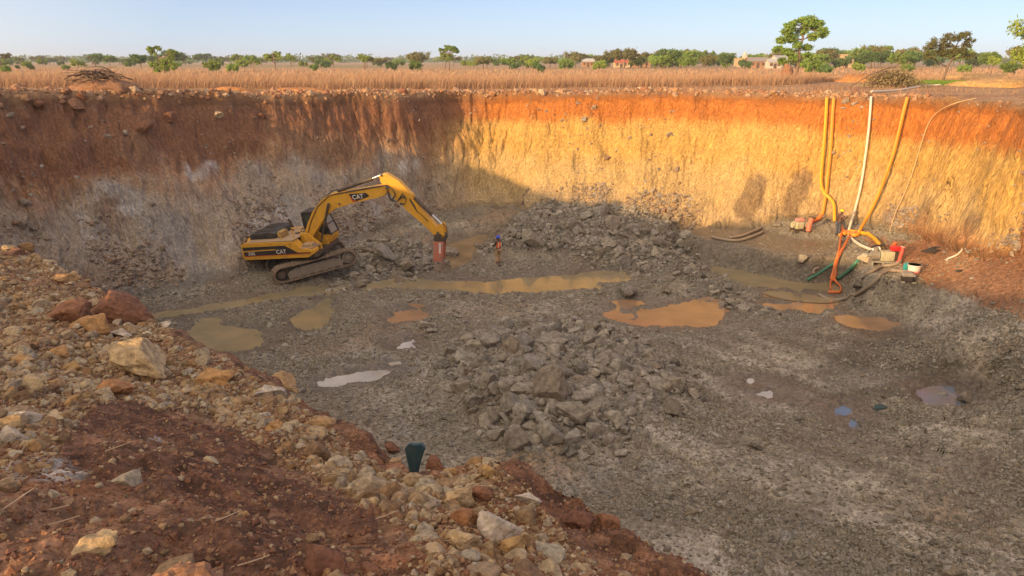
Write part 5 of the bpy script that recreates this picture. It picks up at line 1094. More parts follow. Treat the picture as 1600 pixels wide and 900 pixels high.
def person(loc, rz, H, label, J, colors, helmet):
    """J: joints in metres for a 1.75 m figure, +Y is where the figure faces"""
    s = H / 1.75; root_ = root('person', loc, label, 'person', rz); root_.scale = (s, s, s)
    names = list(J); idx = {n: i for i, n in enumerate(names)}
    V_ = [Vector(J[n][0]) for n in names]; Rr = [J[n][1] for n in names]
    E_ = []
    chain = [('pelvis', 'spine', 'chest', 'neck', 'jaw', 'skull', 'crown'), ('chest', 'shL', 'elL', 'wrL', 'palmL'), ('chest', 'shR', 'elR', 'wrR', 'palmR'), ('pelvis', 'hipL', 'knL', 'anL', 'toeL'), ('pelvis', 'hipR', 'knR', 'anR', 'toeR'), ('jaw', 'nose')]
    for c in chain:
        for a, b_ in zip(c, c[1:]): E_.append((idx[a], idx[b_]))
    # fingers
    for S in 'LR':
        w_ = V_[idx['wr' + S]]; pm = V_[idx['palm' + S]]; d = (pm - w_).normalized(); side = d.cross(Vector((0, 1, .2))).normalized(); nrm = side.cross(d)
        for k, (off, ln) in enumerate([(-.034, .062), (-.012, .075), (.012, .07), (.034, .055)]):
            a = len(V_); V_ += [pm + side * off + d * .03, pm + side * off * 1.1 + d * (.03 + ln * .55) + nrm * .008, pm + side * off * 1.1 + d * (.03 + ln * .95) + nrm * .03]; Rr += [.0105, .009, .0075]; E_ += [(idx['palm' + S], a), (a, a + 1), (a + 1, a + 2)]
        a = len(V_); V_ += [w_.lerp(pm, .5) - side * .04, pm - side * .062 + nrm * .02]; Rr += [.012, .0095]; E_ += [(idx['palm' + S], a), (a, a + 1)]
    skinned('body', V_, E_, Rr, M['skin'], root_)
    # garments over the same joints
    def garment(nm, chains, grow, mat):
        nn = []; 
        for c in chains:
            for n in c:
                if n not in nn: nn.append(n)
        es = set()
        for c in chains:
            for a, b_ in zip(c, c[1:]): es.add((nn.index(a), nn.index(b_)))
        skinned(nm, [Vector(J[n][0]) for n in nn], list(es), [tuple(q_ + grow for q_ in J[n][1]) if isinstance(J[n][1], tuple) else J[n][1] + grow for n in nn], mat, root_)
    J['anL2'] = (tuple(Vector(J['anL'][0]).lerp(Vector(J['knL'][0]), .12)), J['anL'][1] + .015); J['anR2'] = (tuple(Vector(J['anR'][0]).lerp(Vector(J['knR'][0]), .12)), J['anR'][1] + .015)
    garment('trousers', [('pelvis', 'hipL', 'knL', 'anL2'), ('pelvis', 'hipR', 'knR', 'anR2')], .018, colors['trousers'])
    garment('shirt', [('spine', 'chest'), ('chest', 'shL', 'elL', 'wrL'), ('chest', 'shR', 'elR', 'wrR')], .014, colors['shirt'])
    if 'vest' in colors:
        J['waist'] = (tuple(Vector(J['pelvis'][0]) + Vector((0, 0, .05))), (.155, .11)); J['shl2'] = (tuple(Vector(J['chest'][0]).lerp(Vector(J['shL'][0]), .8)), .075); J['shr2'] = (tuple(Vector(J['chest'][0]).lerp(Vector(J['shR'][0]), .8)), .075)
        garment('vest', [('waist', 'spine', 'chest'), ('chest', 'shl2'), ('chest', 'shr2')], .032, colors['vest'])
        b = MB()
        for x in (-.1, .1): 
            c0 = Vector(J['spine'][0]); b.box(c0.x + x - .02, c0.x + x + .02, c0.y - .155, c0.y - .15, c0.z - .1, c0.z + .3)
        b.build('reflective_band', M['white'], root_)
    for S in 'LR':
        a = Vector(J['an' + S][0]); t_ = Vector(J['toe' + S][0]); b = MB(); b.ball(a.lerp(t_, .55) - Vector((0, 0, .0)), .1, .5, 1.35, .42); b.cyl(a + Vector((0, 0, -.03)), a + Vector((0, 0, .12)), .06, .055); b.build('boot', colors['boots'], root_, True)
    sk = Vector(J['skull'][0]); cr = Vector(J['crown'][0]); up = (cr - Vector(J['neck'][0])).normalized()
    q_ = up.to_track_quat('Z', 'Y').to_matrix().to_4x4(); b = MB(Matrix.Translation(sk + up * .02) @ q_)
    prof = [(.135, 0), (.13, .05), (.11, .1), (.07, .135), (0, .148)]
    for (r0, z0), (r1, z1) in zip(prof, prof[1:]): b.cyl((0, 0, z0), (0, 0, z1), r0, max(r1, .004), 18)
    b.cyl((0, 0, -.008), (0, 0, .012), .145, seg=20); b.prism([(-.1, .05), (.1, .05), (.06, .19), (-.06, .19)], -.006, .01, .004, axis='z'); b.build('helmet', helmet, root_, True)
    b = MB(); 
    jf = Vector(J['skull'][0])
    for x in (-.032, .032): b.ball(jf + Vector((x, .088, -.035)), .013)
    b.build('eye', M['white'], root_)
    return root_
def cloth(n, c, c2=None): return paint(n, c, .9, dirt=.25, dirtc=(.25, .18, .12), sc=6, spec=.1)
J1 = {'pelvis': ((0, 0, .95), (.15, .11)), 'spine': ((0, .0, 1.14), (.145, .10)), 'chest': ((0, .01, 1.36), (.165, .11)), 'neck': ((0, .02, 1.50), .058), 'jaw': ((0, .035, 1.58), .078), 'skull': ((0, .035, 1.66), .096), 'crown': ((0, .03, 1.73), .07), 'nose': ((0, .145, 1.61), .014),
      'shL': ((-.20, 0, 1.42), .065), 'elL': ((-.27, .09, 1.17), .046), 'wrL': ((-.22, .32, 1.14), .034), 'palmL': ((-.20, .40, 1.15), .036), 'shR': ((.20, 0, 1.42), .065), 'elR': ((.26, -.03, 1.13), .046), 'wrR': ((.24, .10, .90), .034), 'palmR': ((.235, .14, .82), .036),
      'hipL': ((-.10, 0, .90), .10), 'knL': ((-.15, .05, .50), .066), 'anL': ((-.20, -.14, .13), .046), 'toeL': ((-.21, .0, .05), .04), 'hipR': ((.10, 0, .90), .10), 'knR': ((.10, .03, .49), .066), 'anR': ((.09, 0, .10), .046), 'toeR': ((.10, .15, .04), .04)}
p, n = hit(779, 412)
person(p, R(38), 1.78, 'worker in a blue hard hat and orange vest watching the breaker', J1, {'trousers': cloth('khaki', (.42, .27, .15)), 'shirt': cloth('dark_green_shirt', (.035, .045, .035)), 'vest': cloth('orange_vest', (.95, .16, .03)), 'boots': cloth('boot_brown', (.22, .13, .08))}, paint('blue_helmet', (.02, .08, .62), .3, dirt=.05))
q_ = Matrix.Rotation(R(38), 4, 'Z') @ Vector((-.20, .44, 1.14)); b = MB(Matrix.Translation(p + q_)); b.box(-.09, .09, -.02, .02, -.12, .12, .015); b.build('paper', M['white'], None, label='pale folded sheet held by the worker in orange', category='paper')
J2 = dict(J1); J2 = {k: (tuple(v[0]), v[1]) for k, v in J2.items() if k in ('pelvis', 'spine', 'chest', 'neck', 'jaw', 'skull', 'crown', 'nose', 'hipL', 'knL', 'anL', 'toeL', 'hipR', 'knR', 'anR', 'toeR')}
J2.update({'spine': ((0, .03, 1.14), (.145, .10)), 'chest': ((0, .07, 1.35), (.16, .11)), 'neck': ((0, .10, 1.49), .058), 'jaw': ((0, .13, 1.56), .078), 'skull': ((0, .14, 1.64), .096), 'crown': ((0, .14, 1.71), .07), 'nose': ((0, .25, 1.58), .014), 'shL': ((-.2, .06, 1.41), .065), 'elL': ((-.25, .2, 1.18), .046), 'wrL': ((-.15, .42, 1.2), .034), 'palmL': ((-.12, .5, 1.22), .036), 'shR': ((.2, .06, 1.41), .065), 'elR': ((.25, .2, 1.18), .046), 'wrR': ((.15, .42, 1.2), .034), 'palmR': ((.12, .5, 1.22), .036),
           'knL': ((-.11, .03, .5), .066), 'anL': ((-.11, 0, .1), .046), 'toeL': ((-.12, .15, .04), .04)})
p2_, n = hit(1308, 369)
person(p2_, R(-70), 1.72, 'worker in a yellow hard hat handling the orange hoses on the bench', J2, {'trousers': cloth('jeans', (.05, .08, .13)), 'shirt': cloth('mauve_shirt', (.22, .13, .13)), 'boots': cloth('boot_dark', (.06, .05, .05))}, paint('yellow_helmet', (.85, .65, .02), .3, dirt=.05))

# ================= hoses
def smooth_pts(P, k=6):
    P = [Vector(p) for p in P]; out = []
    for i in range(len(P) - 1):
        p0 = P[max(i - 1, 0)]; p1 = P[i]; p2 = P[i + 1]; p3 = P[min(i + 2, len(P) - 1)]
        for q_ in range(k):
            t = q_ / k; out.append(.5 * ((2 * p1) + (p2 - p0) * t + (2 * p0 - 5 * p1 + 4 * p2 - p3) * t * t + (3 * p1 - 3 * p2 + p3 - p0) * t ** 3))
    out.append(P[-1]); return out
def onground(pxs, off=.12, k=6, lift=0):
    P = []
    for q_ in pxs:
        p, n = hit(q_[0], q_[1]); P.append(p + n * off + Vector((0, 0, q_[2] if len(q_) > 2 else 0)))
    steep = abs(P[0].z - P[-1].z) > 4
    if steep:                       # hangs nearly straight: even out the wall's bumps, then keep clear of it
        for _ in range(3):
            Q = [p.copy() for p in P]
            for i in range(1, len(P) - 1): Q[i].y = min(P[i].y, .25 * P[i - 1].y + .5 * P[i].y + .25 * P[i + 1].y)
            P = Q
    out = smooth_pts(P, k)
    if not steep:
        for v in out: v.z = max(v.z, down(v.x, v.y) + off * .6)
    return out
hose_y = paint('yellow_layflat', (.80, .40, .02), .5, dirt=.12); hose_y2 = paint('amber_layflat', (.78, .33, .03), .5, dirt=.15); hose_o = paint('orange_layflat', (.80, .19, .035), .5, dirt=.3); hose_w = paint('cream_hose', (.75, .68, .55), .5, dirt=.15)
hose_g = paint('green_hose', (.03, .22, .14), .4, dirt=.15); hose_gr = paint('grey_suction_hose', (.33, .27, .20), .6, dirt=.4); rope_m = paint('pale_cord', (.6, .42, .22), .8, dirt=.1)
def hung(pxs, off, k=6):
    Q = smooth_pts([(a[0], a[1], 0) for a in pxs], k); T = []
    for q_ in Q:
        d = Vector(ray(q_.x, q_.y)); h_, n_ = hit(q_.x, q_.y); T.append((d, (h_ - Vector((0, 0, HC))).length / d.length))
    ts = [t for _, t in T]; n = len(ts)
    for i in range(n):                       # nearest the wall comes to it within a step or two, then evened out
        pass
    lo = [min(ts[max(0, i - 2):i + 3]) for i in range(n)]
    for _ in range(4): lo = [min(ts[i], (lo[max(i - 1, 0)] + 2 * lo[i] + lo[min(i + 1, n - 1)]) / 4) for i in range(n)]
    return [Vector((0, 0, HC)) + d * (t - off) for (d, _), t in zip(T, lo)]
def hose(pxs, r, mat, label, off=None, flat=1.0, seg=8, cat='hose', name='hose', k=6, straight=False):
    P = onground(pxs, off if off is not None else r * 1.1, k)
    if P[0].z - P[-1].z > 4: P = hung(pxs, (off if off is not None else r) * 1.2)
    vs_, fs = tube_arrays(P, r, seg, flat, (0, -1, .2) if flat != 1 else None)
    me = mesh_py(name, vs_, fs, mat, True); return link(name, me, label=label, category=cat)
hose([(1292, 152), (1291, 175), (1288, 220), (1284, 262), (1283, 285), (1287, 300), (1297, 310), (1303, 320), (1304, 346)], .115, hose_y, 'left bright yellow flat hose hanging down the wall, kinking right near its foot', .22, .45)
hose([(1303, 153), (1301, 180), (1298, 230), (1294, 270), (1291, 300), (1285, 336)], .115, hose_y2, 'amber flat hose hanging close beside the bright yellow one', .18, .45)
hose([(1286, 334), (1277, 342), (1268, 350)], .14, hose_o, 'short orange hose joining the amber hose to the small red pump elbow', .2, .6)
hose([(1418, 152), (1412, 175), (1405, 205), (1396, 240), (1384, 275), (1370, 310), (1356, 338), (1341, 364)], .11, hose_y2, 'amber hose slanting down the wall right of the cream hose', .3, .5)
hose([(1361, 151), (1360, 170), (1357, 205), (1352, 245), (1346, 285), (1338, 320), (1326, 360)], .08, hose_w, 'cream white hose hanging straight down the middle of the wall', .2)
hose([(1326, 369), (1334, 378), (1346, 386), (1363, 393)], .09, hose_w, 'cream hose curving over the bench to the pump')
hose([(1361, 145), (1380, 144), (1396, 143), (1412, 141), (1428, 138), (1448, 135), (1470, 134)], .07, hose_w, 'pale hose lying along the rim at the top of the wall')
hose([(1326, 367), (1345, 366), (1362, 372), (1374, 384), (1383, 397)], .12, hose_y, 'thick yellow orange hose arching from the hose tangle to the pump')
hose([(1316, 338), (1315, 350), (1318, 362), (1334, 368), (1340, 366)], .10, hose_o, 'orange hose rising to the hands of the worker in yellow helmet', .2, .6)
hose([(1318, 360), (1314, 375), (1310, 395), (1306, 415), (1304, 432), (1299, 445), (1298, 455)], .10, hose_o, 'orange flat hose running down the bench scarp, left of two', .16, .5)
hose([(1330, 368), (1322, 384), (1313, 398), (1306, 408), (1302, 424), (1300, 440)], .10, hose_o, 'orange flat hose running down the bench scarp, right of two', .18, .5)
hose([(1312, 372), (1322, 366), (1334, 371), (1342, 369), (1330, 364), (1318, 370)], .12, hose_y2, 'tangle of orange hose lying on the bench beside the worker', .16, .6)
hose([(1302, 434), (1308, 443), (1314, 450), (1313, 458), (1304, 459), (1294, 459)], .09, hose_o, 'orange hose looping at the water edge below the scarp', .1, .5)
hose([(1362, 398), (1350, 402), (1340, 412), (1329, 424), (1309, 436)], .10, hose_g, 'dark green suction hose running from the pump down to the pool')
hose([(1304, 411), (1292, 418), (1278, 427), (1261, 438)], .08, hose_g, 'short light green pipe dipping into the pool')
hose([(1278, 418), (1271, 421), (1269, 428)], .07, hose_gr, 'short bent grey pipe end at the pool bank')
hose([(1409, 408), (1404, 414), (1392, 417), (1378, 419), (1364, 426), (1347, 436)], .085, hose_gr, 'grey suction hose curving from the red pump elbow to the bank')
hose([(1420, 428), (1400, 426), (1386, 427), (1374, 435), (1358, 450), (1338, 462), (1316, 470), (1296, 471), (1278, 462)], .09, hose_gr, 'long grey suction hose snaking from the small engine down to the mud')
hose([(1190, 358), (1176, 364), (1160, 370), (1140, 374)], .09, hose_gr, 'upper of two grey brown pipes lying at the wall foot')
hose([(1193, 364), (1175, 372), (1152, 378), (1128, 376), (1112, 372)], .09, hose_gr, 'lower of two grey brown pipes lying at the wall foot')
hose([(1526, 153), (1490, 162), (1465, 175), (1450, 195), (1438, 230), (1428, 262), (1414, 300), (1400, 330), (1390, 362)], .028, rope_m, 'thin pale cord trailing down the right wall', .06, cat='cord', name='cord')
hose([(1502, 392), (1494, 400), (1482, 405), (1478, 408)], .04, hose_w, 'thin white string lying on the brown bench', .04, cat='string', name='string')
b = MB(); p, n = hit(1456, 395)
for k in range(4): b.tube([(p.x + (.55 - .05 * k) * math.cos(a * .5) + .06 * k, p.y + (.4 - .03 * k) * math.sin(a * .5), p.z + .06 + .05 * k + .05 * math.sin(a)) for a in range(14)], .03)
b.build('cable_coil', M['black'], None, label='loose coil of black cable on the brown bench', category='cable')

# ================= pumps and small things
def site(px, py, rz=0): p, n = hit(px, py); return p
cream = paint('pale_pump_paint', (.55, .53, .36), .6, dirt=.35); grey_p = paint('pump_grey', (.30, .30, .27), .6, dirt=.45); pink = paint('pink_plastic', (.75, .30, .28), .5, dirt=.2); teal = paint('turquoise_plastic', (.02, .38, .40), .4, dirt=.15); redtank = paint('red_tank', (.62, .02, .03), .3, dirt=.1)
p = site(1250, 360); r_ = root('water_pump', p, 'pale yellow water pump with a pink tank beside the red elbow pipe', 'pump', R(10))
b = MB(); b.box(-.6, .55, -.35, .35, .08, .16, .02); 
for x in (-.55, .5):
    for y in (-.3, .3): b.cyl((x, y, -.1), (x, y, .1), .04)
b.build('skid', M['dark'], r_)
b = MB(); b.box(-.45, .1, -.28, .28, .16, .62, .05).cyl((-.5, 0, .4), (-.62, 0, .4), .2, seg=18); 
for k in range(5): b.box(-.4 + k * .1, -.36 + k * .1, -.31, .31, .25, .58, .005)
b.build('engine', cream, r_, True)
b = MB(); b.box(-.35, .15, -.2, .2, .64, .84, .06).cyl((0, 0, .84), (0, 0, .88), .05); b.build('fuel_tank', pink, r_, True)
b = MB(); b.cyl((.15, 0, .36), (.42, 0, .36), .22, .2, seg=20).cyl((.42, 0, .36), (.55, 0, .36), .11); b.build('pump_housing', cream, r_, True)
p = site(1265, 362); r_ = root('pipe_elbow', p, 'faded red outlet pipe standing between pump and orange hose', 'pipe')
b = MB(); b.tube([(-.1, 0, -.1), (-.08, 0, .35), (0, 0, .75), (.08, 0, 1.0)], .17, 12); b.build('pipe', paint('faded_red', (.68, .20, .13), .6, dirt=.25), r_, True)
b = MB(); b.cyl((-.1, 0, .0), (-.1, 0, .06), .25, seg=16).cyl((.07, 0, .93), (.09, 0, 1.0), .22, seg=16); b.build('flange', M['dark'], r_, True)
p = site(1385, 410); r_ = root('water_pump', p, 'large engine water pump on the bench with a red fuel tank and grey engine', 'pump', R(-8)); r_.scale = (.88, .88, .85)
b = MB(); b.box(-1.0, 1.0, -.4, .4, .05, .16, .02).box(-1.0, -.9, -.45, .45, -.2, .1).box(.9, 1.0, -.45, .45, -.2, .1); b.build('skid', grey_p, r_)
b = MB(); b.cyl((-.95, 0, .45), (-.5, 0, .45), .32, .28, seg=20).cyl((-.72, 0, .7), (-.72, 0, .98), .14).cyl((-1.15, 0, .45), (-.95, 0, .45), .15); b.build('pump_housing', grey_p, r_, True)
b = MB(); b.box(-.45, .35, -.3, .3, .16, .78, .06); 
for k in range(6): b.box(-.4 + k * .12, -.36 + k * .12, -.33, .33, .3, .7, .005)
b.build('engine', cream, r_, True)
b = MB(); b.cyl((.45, -.2, .5), (.45, .2, .5), .27, seg=20).cyl((.45, -.24, .5), (.45, -.2, .5), .18, seg=16); b.build('flywheel', M['dark'], r_, True)
b = MB(); b.box(.12, .72, -.22, .22, .80, 1.1, .08).cyl((.4, 0, 1.1), (.4, 0, 1.15), .06); b.build('fuel_tank', redtank, r_, True)
b = MB(); b.cyl((-.2, .15, .78), (-.2, .15, 1.15), .05).cyl((-.2, .15, 1.1), (-.45, .15, 1.15), .08); b.build('exhaust', M['dark'], r_, True)
p = site(1366, 400); r_ = root('hose_coupling', p, 'black and white hose coupling at the left end of the large pump', 'coupling')
b = MB(); b.tube([(-.3, 0, .15), (0, 0, .35), (.3, 0, .4), (.5, .1, .2)], .15, 12).tube([(-.2, .1, .5), (.15, .1, .62), (.5, .1, .55), (.75, 0, .3)], .05, 8); b.build('sleeve', M['black'], r_, True)
b = MB(); b.cyl((-.12, 0, .26), (-.03, 0, .33), .18, seg=16).cyl((.16, 0, .37), (.25, 0, .39), .18, seg=16).cyl((.35, .02, .2), (.43, .04, .15), .17, seg=16); b.build('clamp', M['white'], r_, True)
p = site(1407, 410); r_ = root('pipe_elbow', p, 'bright red pipe elbow at the right end of the large pump', 'pipe'); r_.scale = (.75, .75, .8)
b = MB(); b.tube([(-.12, 0, -.05), (-.08, 0, .4), (0, 0, .8), (.02, 0, 1.1)], .13, 12); b.build('pipe', paint('bright_red', (.60, .09, .07), .55, dirt=.35), r_, True)
b = MB(); b.cyl((0, 0, 1.05), (.02, 0, 1.12), .19, seg=16).cyl((-.12, 0, .0), (-.12, 0, .06), .2, seg=16); b.build('flange', pink, r_, True)
hose([(1394, 402), (1399, 398), (1406, 393)], .11, hose_o, 'short orange hose between the red tank and the red pipe elbow', .55)
p = site(1417, 441); r_ = root('generator', p, 'small dark engine with a grey cover on the bench below the bucket', 'engine', R(-12)); r_.scale = (.62, .62, .62)
b = MB(); b.box(-.42, .32, -.3, .3, .12, .56, .04); b.build('engine_block', M['dullblack'], r_)
b = MB(); b.prism([(-.5, .55), (.5, .55), (.48, .7), (.2, .86), (-.32, .84), (-.48, .72)], -.36, .36, .04); b.build('cover', grey_p, r_, True)
b = MB(); b.cyl((.38, -.12, .36), (.56, -.12, .36), .24, seg=18).cyl((.56, -.12, .36), (.6, -.12, .36), .14, seg=14); b.build('flywheel', M['black'], r_, True)
for x in (-.55, .3):
    b = MB(); b.box(x, x + .3, -.42, -.32, .0, .14, .02); b.build('foot', cream, r_)
p = site(1427, 428); r_ = root('bucket', p, 'white plastic bucket with a pink lower band on the bench', 'bucket')
b = MB(); b.cyl((0, 0, 0), (0, 0, .5), .25, .32, 24)
b.build('pail', M['white'], r_, True); b = MB(); b.cyl((0, 0, .02), (0, 0, .2), .262, .288, 24); b.build('label_band', pink, r_, True)
b = MB(); b.tube([(.33 * math.cos(a * .35), .0 + .33 * math.sin(a * .35) * .4 - .1, .48 - .12 * math.sin(a * .35)) for a in range(10)], .012).cyl((0, 0, .46), (0, 0, .5), .335, .335, 24); b.build('handle', M['white'], r_, True)
p = site(1415, 424); r_ = root('jerrycan', p, 'narrow turquoise jerrycan left of the white bucket', 'jerrycan')
b = MB(); b.box(-.14, .14, -.09, .09, 0, .42, .05); b.build('can', teal, r_, True); b = MB(); b.cyl((.06, 0, .42), (.06, 0, .48), .035).tube([(-.1, 0, .4), (-.08, 0, .48), (.0, 0, .48), (.02, 0, .41)], .018); b.build('handle', teal, r_, True)
def rag(px, py, sx, sy, sz, mat, label, name, cat, seed, up=0):
    v, f = cloddy(seed, 3, .5, (sx, sy, sz), .12); v = v.copy(); v[:, 2] = np.where(v[:, 2] < 0, v[:, 2] * .3, v[:, 2]); p = site(px, py)
    me = set_mesh(name, v, f.ravel(), 3, mat, True); o = link(name, me, label=label, category=cat); o.location = p + Vector((0, 0, up)); return o
tealc = paint('teal_cloth', (.01, .055, .07), .6, dirt=.2, sc=8); rag(1376, 637, .26, .15, .1, tealc, 'crumpled teal rag lying on the gravel at the right', 'rag', 'rag', 901)
# dark teal sack draped over the foreground edge
p, n = hit(650, 739); b = MB(Matrix.Translation(p + Vector((0, .0, .02))))
gr_ = {}
for i in range(13):
    for j in range(13):
        u, v_ = i / 12, j / 12; wd = .03 + .05 * (v_ ** 1.4); x = (u - .5) * 2 * wd - .02 * (1 - v_); z = -.06 + .25 * v_ + .05 * v_ * (1 - (2 * u - 1) ** 2) + .006 * math.sin(u * 9) * v_; y = .008 * math.sin(u * 11 + v_ * 2) + .012 * (1 - (2 * u - 1) ** 2); gr_[i, j] = (x, -y, z)
for sgn in (0, 1):
    vv = {k: b.bm.verts.new((b.T @ Vector(q_)) + Vector((0, .05 * sgn, -.01 * sgn))) for k, q_ in gr_.items()}
    for i in range(12):
        for j in range(12): b.bm.faces.new((vv[i, j], vv[i + 1, j], vv[i + 1, j + 1], vv[i, j + 1]))
    if sgn == 0: first_ = vv
for i in range(12):
    for j_ in (0, 12): b.bm.faces.new((first_[i, j_], first_[i + 1, j_], vv[i + 1, j_], vv[i, j_])); b.bm.faces.new((first_[j_, i], first_[j_, i + 1], vv[j_, i + 1], vv[j_, i]))
b.build('sack', tealc, None, True, label='dark teal cloth sack hanging over the foreground edge', category='sack')
rag(1500, 424, .22, .12, .08, M['black'], 'small scrap of black plastic on the brown bench', 'plastic_scrap', 'plastic scrap', 903)
rag(1215, 352, .3, .2, .12, M['rock'], 'flat grey stone on the bench edge left of the pumps', 'stone', 'rock', 904)

twm = paint('straw', (.50, .36, .24), .9, dirt=.2)
for i_, (a, b_, ln, an, lab) in enumerate([(92, 823, .10, .1, 'pale dry twig on dark soil at the lower left'), (22, 792, .09, 1.0, 'steep pale straw near the left edge, low in the photo'), (85, 802, .08, -.1, 'short pale straw above the lower left twig'), (345, 818, .09, .3, 'straw lying on bare soil left of the single yellow stone'), (600, 812, .09, .2, 'curved pale twig left of the spur rocks'), (393, 885, .08, .1, 'pale twig near the bottom edge beside the wide rust mass'), (186, 703, .07, .2, 'twig at the border between cobbles and bare soil'), (640, 792, .07, .9, 'thin twig standing among pebbles left of the spur')]):
    p, n = hit(a, b_); d = Vector((math.cos(an), math.sin(an), .15)) * ln; b = MB(); b.tube([p - d + Vector((0, 0, .012)), p + Vector((0, 0, .022)), p + d * .9 + Vector((0, .01, .03))], [.004, .0035, .002], 5); b.build('twig', twm, None, label=lab, category='twig')
# ================= far rim: branch pile, brush, mounds, termite hill
stickm = paint('dry_wood', (.13, .085, .06), .9, dirt=.3)
def sticks(B, c, n, rad, hgt, r0, seed, arch=.4):
    rd = random.Random(seed)
    for _ in range(n):
        a = rd.uniform(0, 6.28); a2 = a + rd.uniform(2.2, 4.0); p0 = Vector((c[0] + math.cos(a) * rad * rd.uniform(.4, 1.1), c[1] + math.sin(a) * rad * .6 * rd.uniform(.3, 1), c[2] + rd.uniform(0, hgt * .6)))
        p1 = Vector((c[0] + math.cos(a2) * rad * rd.uniform(.3, 1.1), c[1] + math.sin(a2) * rad * .6, c[2] + rd.uniform(0, hgt)))
        m_ = (p0 + p1) / 2 + Vector((rd.uniform(-.3, .3), rd.uniform(-.3, .3), rd.uniform(.2, 1) * arch)); P = smooth_pts([p0, p0.lerp(m_, .6) + Vector((0, 0, .1)), m_, p1], 3); B.tube(P, [r0 * (1 - .7 * i / (len(P) - 1)) * rd.uniform(.9, 1.2) for i in range(len(P))], 5)
p, n = hit(150, 150); y_ = p.y + 2.0; x_ = (152 - 800) / F * (y_ * CP); z_ = down(x_, y_)
md = cloddy(911, 4, .35, (2.1, 1.2, .75), .25); me = set_mesh('earth_mound', md[0], md[1].ravel(), 3, mat_rock('mound_soil', [(.25, .13, .075), (.30, .16, .09)], .8, 8, 'object'), True); o = link('earth_mound', me, label='brown earth hump under the dark branch pile', category='mound'); o.location = (x_, y_, z_ + .1)
b = MB(); sticks(b, (x_, y_ - .2, z_ + .55), 40, 2.1, 1.0, .04, 5, .25); b.build('branch_pile', stickm, None, label='tangle of dark dead branches on the left rim', category='branch pile')
x_, y_, z_ = atY(1390, 132, 66); z_ = down(x_, y_) if abs(y_) < 300 else z_
r_ = root('brush_pile', (x_, y_, z_), 'heap of cut brush with withered olive leaves on the right rim', 'brush pile')
b = MB(); sticks(b, (0, 0, .1), 40, 2.0, 1.4, .035, 8, .5); b.tube(smooth_pts([(-3.4, 0, .0), (-2.0, 0, .9), (-.6, .1, 1.5), (.4, .1, 1.7)], 4), .05, 6); b.build('branches', stickm, r_)
rr_ = np.random.default_rng(4); m = 3200; L_ = rr_.normal(size=(m, 3)) * np.array([1.15, .6, .42]) + np.array([.3, 0, .6]); L_ = L_[(L_[:, 2] > -.1)]; L_[:, 2] *= np.exp(-(L_[:, 0] / 2.6) ** 2) + .1; m = len(L_)
a = rr_.normal(size=(m, 3)); a /= np.linalg.norm(a, axis=1, keepdims=True); bb = np.cross(a, rr_.normal(size=(m, 3))); bb /= np.linalg.norm(bb, axis=1, keepdims=True); sz = .11 * rr_.uniform(.6, 1.4, (m, 1))
link('leaves', set_mesh('leaves', np.stack([L_ - a * sz, L_ - bb * sz * .4, L_ + a * sz, L_ + bb * sz * .4], 1).reshape(-1, 3), np.arange(m * 4), 4, mat_leaf('withered', [(.38, .30, .14), (.46, .36, .19), (.28, .24, .10)])), r_)
def mound_obj(px, py, Y_, w_, h, seed, mat, label):
    x, y, z = atY(px, py, Y_); z = float(base_height(np.array([x]), np.array([y]))[0][0]); v, f = cloddy(seed, 4, .3, (w_ / 2, w_ * .3, h), .22); v = v.copy(); v[:, 2] = np.maximum(v[:, 2], -.1)
    me = set_mesh('earth_mound', v, f.ravel(), 3, mat, True); o = link('earth_mound', me, label=label, category='mound'); o.location = (x, y, z)
sandm = mat_rock('sand_heap', [(.50, .30, .12), (.52, .32, .13)], .5, 4, 'object'); redm = mat_rock('red_heap', [(.42, .18, .06), (.44, .2, .07)], .5, 4, 'object')
mound_obj(1560, 132, 68, 7.5, .62, 921, sandm, 'low yellow sand mound on the right rim beyond the dirt track')
mound_obj(1518, 118, 100, 9, .7, 922, sandm, 'farther sand mound at the edge of the dry grass on the right')
mound_obj(1350, 121, 86, 7, .8, 923, redm, 'orange earth mound behind the brush pile')
mound_obj(362, 147, 56, 3.6, .4, 924, redm, 'orange soil heap on the left rim')
mound_obj(470, 145, 61, 4.0, .35, 925, redm, 'low orange soil heap on the rim left of the corner')
x, y, z = atY(1229, 131, 82); z = float(base_height(np.array([x]), np.array([y]))[0][0]); v, f = cloddy(931, 4, .35, (.62, .5, 1.35), .12); me = set_mesh('termite_mound', v, f.ravel(), 3, mat_rock('termite_soil', [(.27, .14, .08), (.30, .16, .09)], .8, 8, 'object'), True)
o = link('termite_mound', me, label='upright brown termite mound in the grass below the tall ragged tree', category='termite mound'); o.location = (x, y, z + .4)

